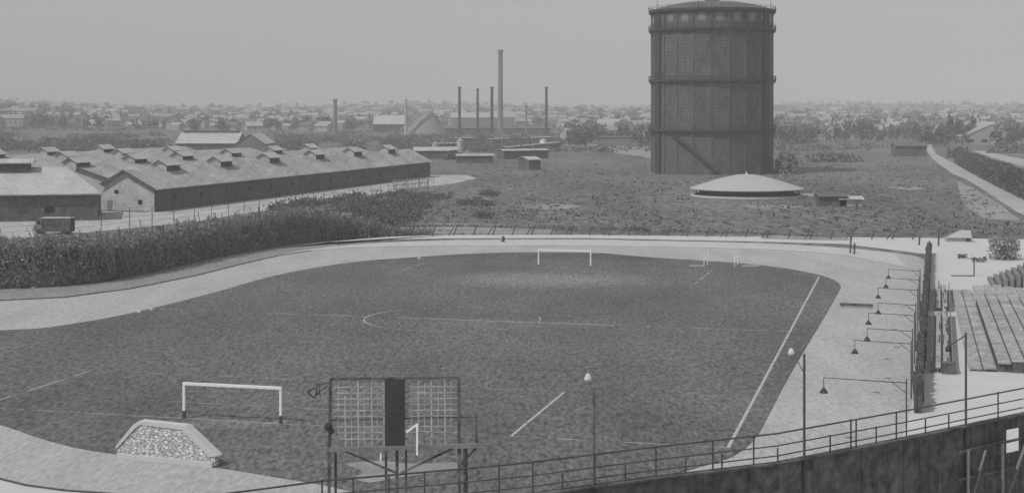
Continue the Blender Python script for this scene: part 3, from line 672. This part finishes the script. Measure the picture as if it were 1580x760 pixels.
# ------------------------------------------------------------------ low round tank with conical roof
tc = P(1134, 295.5); o = thing('round_tank', 'low round tank under a broad white conical roof, in front of the gasometer', 'tank', (tc.x, tc.y - 20, 0))
ty = tc.y - 20; rr = 87.5 / F * ty; rd = rr * .83
zr = lambda yp, y_: H - (yp - HY) / F * y_
ze = zr(290, ty); za = zr(268.5, ty)
nseg = 24; cf = MB()
cf.lathe((0, 0, 0), [(.01, za), (rr * .16, za - .12), (rr * .5, za - .35 * (za - ze)), (rr, ze), (rr, ze - .18), (rd, ze - .15)], nseg); cf.build('roof', M['tank_roof'], o)
MB().lathe((0, 0, 0), [(rd, 0), (rd, ze - .1)], 48).build('drum', M['dark_wood'], o, smooth=True)  # dark colour puts the shade under the roof overhang into the drum
MB().lathe((0, 0, 0), [(rd + 2.2, .02), (rd + 2.2, .45), (rd + 1.4, .45), (rd + 1.4, .02)], 48).build('base_kerb', M['sand'], o)
MB().cyl((0, 0, za - .1), (0, 0, za + .55), .25, .1, 8).build('finial', M['white'], o)
pp = MB()
for k in range(16):
    t = 2 * math.pi * (k + .3) / 16; MB().beam((math.cos(t) * (rd + .9), math.sin(t) * (rd + .9), 0), (math.cos(t) * (rd + .9), math.sin(t) * (rd + .9), ze + .1), .14).build('eave_post', M['dark_wood'], o)
MB().cyl((rd + 1.2, -1.5, 0), (rd + 1.2, -1.5, ze + .1), .3, .3, 8).build('down_pipe', M['white'], o)

# ------------------------------------------------------------------ sheds, wagons and works in the middle distance
def shed(px, py, wd, dp, hw, hr, label, rz=0, name='shed', cat='shed', wall='barrack_wall', roof='roof_pale', grp='small sheds beyond the field', win=0, ridge_x=True):
    c = P(px, py); o = thing(name, label, cat, (c.x, c.y, terr(c.x, c.y)), rz, grp); a_, d_ = wd / 2, dp
    if ridge_x:
        MB().box((0, d_ / 2, 0), (wd, d_, hw)).quad((-a_, 0, hw), (-a_, d_ / 2, hr - .05), (-a_, d_, hw)).quad((a_, 0, hw), (a_, d_, hw), (a_, d_ / 2, hr - .05)).build('wall', M[wall], o)
        MB().slab((-a_ - .4, -.5, hw), (a_ + .4, -.5, hw), (a_ + .4, d_ / 2, hr), (-a_ - .4, d_ / 2, hr), .15).slab((-a_ - .4, d_ / 2 + .01, hr), (a_ + .4, d_ / 2 + .01, hr), (a_ + .4, d_ + .5, hw), (-a_ - .4, d_ + .5, hw), .15).build('roof', M[roof], o)
    else:
        MB().box((0, d_ / 2, 0), (wd, d_, hw)).quad((-a_, 0, hw), (a_, 0, hw), (0, 0, hr - .05)).quad((-a_, d_, hw), (0, d_, hr - .05), (a_, d_, hw)).build('wall', M[wall], o)
        MB().slab((0, -.4, hr), (a_ + .5, -.4, hw - .05), (a_ + .5, d_ + .4, hw - .05), (0, d_ + .4, hr), .15).slab((-a_ - .5, -.4, hw - .05), (-.01, -.4, hr), (-.01, d_ + .4, hr), (-a_ - .5, d_ + .4, hw - .05), .15).build('roof', M[roof], o)
    for k in range(win): MB().box((-a_ + wd * (k + .5) / win, -.05, hw * .35), (wd / win * .4, .12, hw * .3)).build('window', M['glass'], o)
    return o
# big hall behind the barracks
shed(318, 236, 29, 28, 4.6, 9.6, 'large hall with a pale roof and dark ridge behind the barracks', R(0), 'hall', 'hall', grp=None)
c = P(318, 236); MB().box((0, 14, 9.55), (27, 1.6, .9)).build('ridge_cap', M['dark_wood'], bpy.data.objects['hall'])
shed(386, 237, 14, 30, 4.6, 9.4, 'grey-gabled wing at the right end of the large hall', R(0), 'hall_wing', 'hall', wall='house_grey', grp=None, ridge_x=False)
shed(825, 262, 4.6, 9, 3.6, 4.6, 'small shed with a pale roof and dark end on the waste ground', R(25), roof='roof_pale')
shed(733, 251, 26 * .55, 5, 2.8, 3.4, 'long dark shed with a pale roof, middle of the row right of the barracks', R(6))
shed(672, 245, 18, 8, 3.5, 5.0, 'dark shed with a pale roof just beyond the far end of the long barrack', R(6))
shed(812, 245, 22, 6, 3.6, 4.2, 'longest dark shed with a pale roof in the row right of the barracks', R(30))
shed(600, 206, 26, 26, 6.5, 14, 'broad building with a pale overhanging roof left of the chimneys', R(0), 'works_hall', 'works building', wall='barrack_wall', grp='works buildings', win=4)
shed(965, 226, 30, 8, 5.2, 5.8, 'open dark-roofed store left of the gasometer', R(0), 'open_store', 'store', wall='house_grey', roof='house_roof_dark', grp='works buildings')
shed(1406, 241, 14, 8, 4.6, 6.0, 'dark building at the bend of the pale road', R(0), wall='barrack_wall', roof='house_roof_dark', name='dark_house', cat='house', grp=None)
shed(1285, 318, 6.0, 4, 2.2, 2.8, 'dark low shed right of the round tank', R(0), roof='house_roof_dark')
shed(1313, 318, 5, 3, 1.6, 2.2, 'pale low shed right of the round tank', R(0), wall='gable')
shed(1530, 224, 32, 14, 5, 12, 'white gabled house among trees beyond the road on the right', 0, 'villa', 'house', wall='house_white', roof='house_roof_pale', grp=None, ridge_x=False, win=4)
# works: long dark building and chimneys
shed(768, 208, 84, 16, 4.4, 5.6, 'long dark works building under the row of thin chimneys', 0, 'works_building', 'works building', wall='barrack_wall', roof='house_roof_dark', grp='works buildings')
shed(745, 200, 62, 14, 9, 14, 'pale-roofed works building behind the thin chimneys', 0, 'works_building', 'works building', wall='house_grey', roof='house_roof_pale', grp='works buildings')
def chimney(px, ytop, ybase, wpx, label, m, grp='works chimneys', cap=True, k=12):
    c = P(px, ybase); y_ = c.y; g = terr(c.x, y_); zt_ = H - (ytop - HY) / F * y_; r_ = wpx / 2 / F * y_
    o = thing('chimney', label, 'chimney', (c.x, y_, g), 0, grp)
    MB().cyl((0, 0, 0), (0, 0, zt_ - g), r_ * 1.12, r_ * .9, k).build('shaft', M[m], o)
    if cap: MB().cyl((0, 0, zt_ - g - r_ * 1.2), (0, 0, zt_ - g), r_ * 1.18, r_ * 1.18, k).build('crown', M[m], o)
    MB().box((0, 0, 0), (r_ * 3, r_ * 3, r_ * 3)).build('base', M[m], o)
    return o
chimney(772, 77, 212, 7.6, 'tallest and thickest chimney, pale brick, behind the thin ones', 'brick_pale')
chimney(709, 134, 209, 4.4, 'leftmost of the thin dark chimneys', 'iron_dark'); chimney(737, 137, 208, 3.8, 'second thin dark chimney from the left', 'iron_dark')
chimney(759, 134, 209, 4.6, 'thin dark chimney just left of the tallest chimney', 'iron_dark'); chimney(843, 134, 209, 4.2, 'rightmost thin dark chimney, standing apart', 'iron_dark')
chimney(812, 162, 209, 3.0, 'short thin grey chimney right of the tallest chimney', 'brick_pale'); chimney(517, 153, 215, 6.0, 'tapering grey chimney alone beyond the barracks', 'brick_pale')
chimney(626, 153, 212, 4.4, 'pale slender chimney by the coal heap', 'gable')
# coal heap with an inclined conveyor
c = P(655, 211); y_ = c.y; s_ = y_ / F; o = thing('spoil_heap', 'pyramid-shaped grey heap with sloping trestles beyond the barracks', 'spoil heap', (c.x, y_, terr(c.x, y_)))
hp_ = MB(); n_ = 22; apx = [(10 * s_, 0, 41 * s_)]
for i in range(n_):
    t = 2 * math.pi * i / n_; hp_.v.append((38 * s_ * math.cos(t) * (1 + .06 * math.sin(3 * t)), 24 * s_ * math.sin(t), 0))
for i in range(n_):
    t = 2 * math.pi * i / n_; hp_.v.append((5 * s_ + 17 * s_ * math.cos(t) * (1 + .12 * math.sin(5 * t)), 12 * s_ * math.sin(t), 24 * s_))
hp_.v.append(apx[0])
for i in range(n_):
    j = (i + 1) % n_; hp_.f.append((i, j, n_ + j, n_ + i)); hp_.f.append((n_ + i, n_ + j, 2 * n_))
hp_.build('heap', M['house_grey'], o)
for k in range(3): MB().beam(((-36 + 9 * k) * s_, -24 * s_ + k, 10 * s_), ((4 + 6 * k) * s_, -8 * s_, 44 * s_), .7).build('trestle', M['roof_pale'], o)
# rows of goods wagons in the works yard
def wagon():
    o = thing('goods_wagon', 'wagon', 'wagon')
    MB().box((0, 0, 1.0), (8.2, 2.8, 2.1)).build('body', M['dark_wood'], o)
    MB().slab((-4.3, -1.55, 3.1), (4.3, -1.55, 3.1), (4.3, 0, 3.5), (-4.3, 0, 3.5), .1).slab((-4.3, .01, 3.5), (4.3, .01, 3.5), (4.3, 1.55, 3.1), (-4.3, 1.55, 3.1), .1).build('roof', M['roof'], o)
    MB().box((0, 0, .75), (8.4, 2.0, .24)).build('underframe', M['iron_dark'], o)
    for sx in (-2.6, 2.6):
        for sy in (-.85, .85): MB().cyl((sx, sy - .07, .45), (sx, sy + .07, .45), .45, .45, 12).build('wheel', M['iron_dark'], o)
    return o
wp = wagon(); first = True
for (xa, ya, xb, yb, n, lb) in ((700, 221, 742, 220, 4, 'dark goods wagon in the left row below the thin chimneys'), (752, 223, 850, 219, 8, 'dark goods wagon in the long back row below the thin chimneys'),
                                (775, 238, 862, 228.5, 7, 'dark goods wagon in the slanting row behind the longest dark shed'), (668, 231, 712, 230, 4, 'dark goods wagon in the row above the far end of the long barrack')):
    a, b_ = P(xa, ya), P(xb, yb)
    for k in range(n):
        o = wp if first else copy_tree(wp); first = False
        q = a.lerp(b_, (k + .5) / n); o.location = (q.x, q.y, 0); o.rotation_euler = (0, 0, math.atan2(b_.y - a.y, b_.x - a.x)); L_ = (b_ - a).length / n; o.scale = (min(1.6, L_ / 9.0), 1, 1)
        o['label'] = lb; o['group'] = lb.replace('dark goods wagon', 'goods wagons')
# pale upright posts among the works
for i, (x, y, h_, m__, lb) in enumerate(((672, 238, 5, 'gable', 'pale tank left of the wagon sheds'), (710, 236, 6, 'gable', 'pale tank between the wagon sheds'), (838, 231, 5, 'white', 'white tank at the right end of the wagon sheds'))):
    c = P(x, y); o = thing('silo', lb, 'tank', (c.x, c.y, 0), 0, 'small pale tanks in the works yard'); MB().cyl((0, 0, 0), (0, 0, h_), 1.6, 1.6, 16).build('drum', M[m__], o); MB().cyl((0, 0, h_), (0, 0, h_ + .9), 1.7, .1, 16).build('lid', M['roof'], o)

# ------------------------------------------------------------------ trees and houses of the far town
def crown(r_, h_, n, lsz, seed, z0=0.0, pointed=False):
    rg = random.Random(seed); f_ = MB(); cl = [(Vector((rg.uniform(-.55, .55), rg.uniform(-.55, .55), rg.uniform(.3, .8))), rg.uniform(.28, .5)) for _ in range(7)]
    for k in range(n):
        c_, cr_ = rg.choice(cl); d_ = Vector((rg.gauss(0, 1), rg.gauss(0, 1), rg.gauss(0, 1))).normalized() * cr_ * rg.random() ** .4
        q = c_ + d_
        if pointed: q.x *= .55 * (1.25 - q.z); q.y *= .55 * (1.25 - q.z)
        f_.leaf((q.x * r_ * 1.3, q.y * r_ * 1.3, z0 + max(.05, q.z) * h_), lsz, rg)
    return f_
def tree_proto(i, pointed=False):
    o = thing('town_tree', 'tree', 'tree'); h_ = 9 if not pointed else 15
    crown(4.6, h_, 130, 1.7, 40 + i, .6, pointed).build('crown', M['leaf_mid'], o)
    MB().cyl((0, 0, 0), (0, 0, h_ * .6), .35, .15, 6, False).build('trunk', M['bark'], o)
    return o
def house_proto(i):
    rg = random.Random(90 + i); wd, dp, hw = rg.uniform(9, 16), rg.uniform(7, 10), rg.choice((3.2, 3.6, 6.2)); hr = hw + rg.uniform(2, 3.2)
    o = thing('town_house', 'house', 'house'); wm = M[rg.choice(('house_white', 'house_white', 'house_grey'))]; rm = M[rg.choice(('house_roof_pale', 'house_roof_pale', 'house_roof_dark'))]
    a_ = wd / 2
    MB().box((0, 0, -2), (wd, dp, hw + 2)).quad((-a_, -dp / 2, hw), (-a_, 0, hr - .1), (-a_, dp / 2, hw)).quad((a_, -dp / 2, hw), (a_, dp / 2, hw), (a_, 0, hr - .1)).build('wall', wm, o)
    MB().slab((-a_ - .5, -dp / 2 - .5, hw - .1), (a_ + .5, -dp / 2 - .5, hw - .1), (a_ + .5, 0, hr), (-a_ - .5, 0, hr), .2).slab((-a_ - .5, .01, hr), (a_ + .5, .01, hr), (a_ + .5, dp / 2 + .5, hw - .1), (-a_ - .5, dp / 2 + .5, hw - .1), .2).build('roof', rm, o)
    w_ = MB(); n = int(wd / 3)
    for k in range(n): MB().box((-a_ + wd * (k + .5) / n, -dp / 2 - .03, hw * .4), (1.0, .1, 1.2)).build('window', M['glass'], o)
    return o
hp = [house_proto(i) for i in range(7)]; tp_ = [tree_proto(i) for i in range(5)]
used = set()
def spots(n, seed, y0, y1, lf=0):
    rg = random.Random(seed); o = []
    while len(o) < n:
        yp = rg.uniform(y0, y1); px = rg.uniform(-60, 1640); Y = F * H / (yp - HY); X = (px - CX) / F * Y
        if Y < 1000 and px < 440: continue
        if 560 < px < 870 and yp > 200: continue
        if px < 240 and yp < 186 + 0 and rg.random() < .5: continue
        if yp > 205 and not (px > 880): continue
        if 1000 < px < 1420 and yp > 222: continue
        if seed == 22 and px > 900 and yp > 204 and rg.random() < .62: continue
        o.append((X, Y, px, yp, rg.random()))
    return sorted(o, key=lambda q: q[1])
def where(px, far):
    z = 'above the left barracks' if px < 300 else 'between the large hall and the spoil heap' if px < 640 else 'behind the thin chimneys' if px < 860 else 'left of the gasometer' if px < 1010 else 'right of the gasometer' if px < 1330 else 'at the far right'
    return z + (', near the skyline' if far else '')
HS = spots(900, 21, 176, 215); TS = spots(1300, 22, 176, 228)
def place(protos, lst, nmax, what, grp):
    for i, (X, Y, px, yp, u_) in enumerate(lst[:nmax]):
        p_ = protos[int(u_ * 9973) % len(protos)]
        o = p_ if p_.name not in used else copy_tree(p_)
        used.add(p_.name); used.add(o.name)
        o.location = (X, Y, terr(X, Y)); o.rotation_euler = (0, 0, (u_ - .5) * 1.6); s_ = .75 + .55 * ((u_ * 37) % 1); o.scale = (s_, s_, s_)
        far = Y > 1700
        o['label'] = '%s %s' % (what, where(px, far)); o['group'] = grp + ' ' + where(px, far)
def bake(protos, lst, name, label, cat, leafy):
    b_ = MB(); rg = random.Random(77)
    for (X, Y, px, yp, u_) in lst:
        z = terr(X, Y)
        if leafy:
            r_ = rg.uniform(3.5, 7); h_ = rg.uniform(6, 11)
            for k in range(26): b_.leaf((X + rg.gauss(0, r_ * .5), Y + rg.gauss(0, r_ * .5), z + rg.uniform(.3, 1) * h_ * rg.uniform(.6, 1)), 3.0, rg)
        else:
            wd = rg.uniform(8, 18); b_.box((X, Y, z - 2), (wd, 8, 2 + rg.choice((3, 4, 6))), rg.uniform(-.4, .4))
            h_ = b_.v[-1][2]; t = b_.v[-8:][4:]; c_ = Vector((X, Y, h_ + 2.2)); ra = [(Vector(t[3]) + Vector(t[0])) / 2 + Vector((0, 0, 2.4)), (Vector(t[1]) + Vector(t[2])) / 2 + Vector((0, 0, 2.4))]
            b_.quad(t[0], t[1], ra[1], ra[0]); b_.quad(t[2], t[3], ra[0], ra[1]); b_.quad(t[1], t[2], ra[1]); b_.quad(t[3], t[0], ra[0])
    return tag(b_.build(name, M['leaf_mid'] if leafy else M['house_roof_pale']), label, cat, kind='stuff')
place(hp, HS, 290, 'small house with a gabled roof', 'town houses'); place(tp_, TS, 290, 'bushy tree', 'town trees')
bake(None, HS[290:], 'distant_houses', 'mass of tiny pale houses along the skyline of the far town', 'houses', False)
bake(None, TS[290:], 'distant_trees', 'mass of tiny hazy trees along the skyline of the far town', 'trees', True)
# rough growth on the open land behind the barracks and beyond the works
rl = random.Random(31); rough = []
while len(rough) < 2100:
    yp = rl.uniform(184, 236); px = rl.uniform(-60, 1640)
    if yp < 212 and px > 440 and rl.random() < .6: continue
    if px > 870 and yp > 215 and rl.random() < .8: continue
    if px > 1380 and yp > 205: continue
    if 255 < px < 420 and yp > 200: continue
    Y = F * H / (yp - HY); X = (px - CX) / F * Y
    if noise.noise(Vector((X / 60, Y / 160, 9))) < -.12: continue
    rough.append((X, Y))
b_ = MB()
for X, Y in rough:
    z = terr(X, Y); r_ = rl.uniform(1.5, 5); h_ = rl.uniform(1.0, 3.6)
    for k in range(16): b_.leaf((X + rl.gauss(0, r_), Y + rl.gauss(0, r_), z + rl.random() * h_), 1.5, rl)
tag(b_.build('open_land_scrub', M['leaf_mid']), 'rough bushes spread over the open land behind the barracks and the works', 'scrub', kind='stuff')
# poplars by the road
pt = tree_proto(9, True)
for i, (x, y, s_, lb) in enumerate(((1466, 219, 1.15, 'left dark poplar beyond the bend of the road'), (1478, 218, 1.0, 'middle dark poplar beyond the bend of the road'), (1502, 218, 1.1, 'right dark poplar beyond the bend of the road'))):
    o = pt if i == 0 else copy_tree(pt); c = P(x, y); o.location = (c.x, c.y, terr(c.x, c.y)); o.scale = (s_ * 1.3, s_ * 1.3, s_)
    o.name = 'poplar'; o['label'] = lb; o['category'] = 'tree'; o['group'] = 'poplars by the road'
for (x, y, wd, h_, lb) in ((225, 245, 22, 9, 'dark leafy tree clump left of the large hall'), (5, 222, 14, 7, 'dark bushy tree at the left edge above the barracks'), (465, 234, 14, 4.5, 'dark bushy trees above the barrack vents'), (545, 232, 16, 5, 'dark bushy tree behind the barrack vents, left of the pale building'),
                       (605, 226, 14, 5, 'dark bushy tree behind the last barrack vents'), (1235, 222, 12, 5, 'dark bushy tree beyond the field right of the gasometer'), (1285, 250, 26, 4, 'wide dark bush at the far side of the field'), (700, 246, 8, 4, 'dark bush between the sheds'),
                       (748, 222, 18, 6, 'dark bushes in front of the works, left'), (800, 222, 18, 5, 'dark bushes in front of the works, right'), (1480, 243, 12, 5, 'dark bush inside the bend of the road'), (1555, 236, 22, 6, 'dark bush beyond the side road at the right edge'),
                       (150, 225, 26, 6, 'dark bushes behind the barrack roofs at the left')):
    bush('bushy_tree', x, y, wd, 8, h_, 420, 1.0, lb, M['leaf_mid'], 'bushy trees in the middle distance', 'tree')

# ------------------------------------------------------------------ foreground: raised stand wall, rail fence, lamp posts
ZT = 9.2
FP = [Vector(p) for p in ((-14, 44, 0), (-5.9, 48.75, 0), (-1.5, 50.4, 0), (.64, 51.3, 0), (4.7, 53.5, 0), (9.5, 55.8, 0), (15.3, 60.1, 0), (21.3, 64.8, 0), (30, 72, 0))]
def fpt(px):
    for a, b_ in zip(FP, FP[1:]):
        pa, pb = CX + F * a.x / a.y, CX + F * b_.x / b_.y
        if pa <= px <= pb:
            k = (px - CX) / F; t = (k * a.y - a.x) / ((b_.x - a.x) - k * (b_.y - a.y)); return a.lerp(b_, t)
o = thing('stand_wall', 'dark boarded wall of the raised timber stand at the bottom right', 'stand')
wl_ = MB(); rg = random.Random(2)
for i in range(3, len(FP) - 1):
    a, b_ = FP[i], FP[i+1]; L_ = (b_ - a).length; d = (b_ - a).normalized(); n = int(L_ / .30)
    for k in range(n):
        q = a + d * (k + .5) * L_ / n; px = CX + F * q.x / q.y; off = rg.uniform(-.015, .015); n_ = Vector((d.y, -d.x, 0)); q2 = q + n_ * off
        if 1553 < px < 1569:
            wl_.box((q2.x, q2.y, 0), (L_ / n - .015, .07, 7.75), ax=d); wl_.box((q2.x, q2.y, 8.72), (L_ / n - .015, .07, ZT - 8.72), ax=d)
        else: wl_.box((q2.x, q2.y, 0), (L_ / n - .004, .07, ZT + rg.uniform(-.02, .02)), ax=d)
wl_.build('boards', M['dark_wood'], o)
cap_ = MB()
for a, b_ in zip(FP[1:], FP[2:]): cap_.beam(a + Vector((0, 0, ZT + .03)), b_ + Vector((0, 0, ZT + .03)), .35, .07)
cap_.build('capping', M['dark_wood'], o)
for x0, z0, x1, z1, w_ in ((1484, 8.35, 1484, 4, .09), (1511, 8.2, 1480, 5.6, .08), (1537, 8.3, 1537, 4, .09), (1583, 8.75, 1533, 5.4, .10)):
    a = fpt(x0); b_ = fpt(x1); nn = Vector((.5, -.86, 0)) * .35
    MB().beam(a + nn + Vector((0, 0, z0)), b_ + nn + Vector((0, 0, z1)), w_).build('brace', M['brace'], o)
for zz in (8.3, 7.2): 
    a, b_ = fpt(1475), fpt(1600); MB().beam(a + Vector((.1, -.2, zz)), b_ + Vector((.1, -.2, zz)), .09).build('wale', M['dark_wood'], o)
o = thing('rail_fence', 'three-railed fence along the top of the raised stand in the foreground', 'fence')
for zz, w_, e_ in ((10.3, .065, 9), (9.86, .05, 8), (9.50, .05, 8)):
    r_ = MB()
    for a, b_ in zip(FP[:e_], FP[1:e_]): r_.cyl(a + Vector((0, 0, zz)), b_ + Vector((0, 0, zz)), w_ / 2, w_ / 2, 8)
    r_.build('rail', M['rail'], o)
for px, h_ in ((497, 1.15), (545, 1.1), (600, 1.1), (655, 1.1), (770, 1.1), (822, 1.1), (868, .6), (918, 1.1), (965, .6), (1012, 1.1), (1058, .6), (1100, 1.1), (1114, .6), (1163, 1.1), (1200, .6), (1281, .7), (1313, 1.15), (1321, 1.1), (1352, .7), (1383, 1.1), (1428, .62), (1464, .62), (1540, 1.15), (1600, 1.1)):
    q = fpt(px); MB().cyl((q.x, q.y, ZT), (q.x, q.y, ZT + h_), .03, .03, 8).build('post', M['rail'], o)
def lamp_post(px, ytop, mirror, label, headpx):
    q = fpt(px); zt_ = H - (ytop - HY) / F * q.y
    o = thing('lamp_post', label, 'lamp post', (q.x, q.y - .12, 0), 0, 'lamp posts on the foreground stand')
    MB().cyl((0, 0, 0 if px < 950 else ZT - 3), (0, 0, zt_), .055 if px > 1000 else .03, .045 if px > 1000 else .022, 8).build('pole', M['rail'], o)
    for (hx, hy, m_) in headpx:
        X = (hx - CX) / F * q.y - q.x; Z = H - (hy - HY) / F * q.y
        MB().cyl((0, 0, zt_ - .7 if m_ == 'white' else zt_ - .1), (X, 0, Z + .02), .028, .022, 6).build('arm', M['brace'] if m_ == 'white' else M['rail'], o)
        MB().lathe((X, 0, Z - .12), [(.02, .2), (.06, .17), (.12, .05), (.135, 0), (.10, -.05), (.01, -.07)], 14).build('lamp_head', M['stone'] if m_ == 'white' else M['iron_dark'], o, smooth=True)
    return o
lamp_post(1240, 545, 0, 'thick dark lamp post with a small white lamp beside the right touchline', [(1220, 539, 'white')])
lamp_post(916, 600, 0, 'thin lamp post with a white lamp head, seen against the middle of the pitch', [(907, 578, 'white')])
lamp_post(1489, 512, 0, 'dark lamp post with a side arm in front of the bleachers', [(1462, 534, 'dark')])
q = fpt(483)
# ------------------------------------------------------------------ scoreboard frame on stilts
SY = 70.0
def sp(px, py, dy=0): return Vector(((px - CX) / F * SY, dy, H - (py - HY) / F * SY))
o = thing('scoreboard', 'open scoreboard frame on stilts with one dark panel and white bars', 'scoreboard', (0, SY, 0))
f_ = MB()
f_.beam(sp(510, 584), sp(708, 582), .11); f_.build('top_rail', M['dark_wood'], o)
MB().beam(sp(510, 584), (sp(506, 0).x, 0, 0), .13).build('leg', M['dark_wood'], o); MB().beam(sp(708, 582), (sp(710, 0).x, 0, 0), .15).build('leg', M['dark_wood'], o)
for px, w_ in ((517, .1), (595, .1), (612, .13), (626, .1), (720, .09)): MB().beam(sp(px, 692, .25), (sp(px, 0).x, .25, 0), w_).build('leg', M['dark_wood'], o)
for px, w_ in ((716, .12), (504, .12)): MB().beam(sp(px, 690, .9), (sp(px, 0).x, .9, 0), w_).build('leg', M['dark_wood'], o)
MB().beam(sp(508, 648, .06), sp(736, 643, .06), .07).build('mid_rail', M['dark_wood'], o)
MB().beam(sp(508, 692, -.12), sp(736, 686, -.12), .16, .18).build('bottom_beam', M['brace'], o)
a, b_ = sp(594, 584), sp(625, 686); MB().box(((a.x + b_.x) / 2, -.08, b_.z), (b_.x - a.x, .08, a.z - b_.z)).build('dark_panel', M['iron_dark'], o)
for px, y0 in ((532, 610), (552, 586), (573, 586), (592, 586), (645, 586), (665, 584), (686, 584)): MB().beam(sp(px, y0, .03), sp(px + 1, 688, .03), .05 if px not in (665, 592) else .065).build('pale_bar', M['gable'], o)
for y0 in (597, 606, 615, 624, 633, 642, 658, 667, 677): MB().beam(sp(512, y0, .02), sp(708, y0 - 1, .02), .045).build('thin_rail', M['seat'], o)
for px in (522, 542, 562, 582, 635, 655, 676, 696): MB().beam(sp(px, 585, .04), sp(px, 688, .04), .042).build('thin_upright', M['seat'], o)
MB().beam(sp(627, 665, -.2), sp(645, 652, -.2), .08).beam(sp(644, 652, -.2), sp(644, 700, -.2), .09).build('white_bracket', M['white'], o)
MB().beam(sp(588, 697, -.2), sp(588, 708, -.2), .07).build('white_bracket', M['white'], o)
for a, b_ in (((525, 693), (612, 730)), ((702, 690), (618, 730)), ((735, 690), (712, 716)), ((735, 690), (735, 640))): MB().beam(sp(*a, .1), sp(*b_, .1), .09).build('brace', M['dark_wood'], o)
for px, py, r_ in ((507, 657, .2), (511, 664, .15)): MB().lathe(tuple(sp(px, py, -.1)), [(.01, r_), (r_ * .8, r_ * .6), (r_, 0), (r_ * .7, -r_ * .7), (.01, -r_)], 10).build('bell', M['iron_dark'], o)
MB().beam(sp(505, 660, .9), sp(505, 690, .9), .1).build('bracket_post', M['dark_wood'], o)
MB().beam(sp(506, 594), sp(487, 608), .045).beam(sp(490, 590), sp(487, 608), .05).beam(sp(492, 592), sp(494, 612), .04).beam(sp(474, 604), sp(486, 598), .07).beam(sp(474, 604), sp(484, 613), .06).beam(sp(484, 613), sp(492, 606), .06).beam(sp(510, 590), sp(492, 592), .035).build('side_lamp', M['iron_dark'], o)

# ------------------------------------------------------------------ haze
b_ = MB(); b_.box((0, 3150, -1.0), (8700, 7300, 130)); hz_ = b_.build('haze', M['ground']); hz_['kind'] = 'stuff'; hz_['label'] = 'thin pale haze over the far town'; hz_['category'] = 'haze'
hm = bpy.data.materials.new('haze air'); hm.use_nodes = True; t = hm.node_tree; t.nodes.clear()
pv = t.nodes.new('ShaderNodeVolumePrincipled'); pv.inputs['Density'].default_value = .00032; pv.inputs['Color'].default_value = (1, 1, 1, 1); pv.inputs['Anisotropy'].default_value = -.25
ou = t.nodes.new('ShaderNodeOutputMaterial'); t.links.new(pv.outputs[0], ou.inputs['Volume'])
hz_.data.materials.clear(); hz_.data.materials.append(hm)
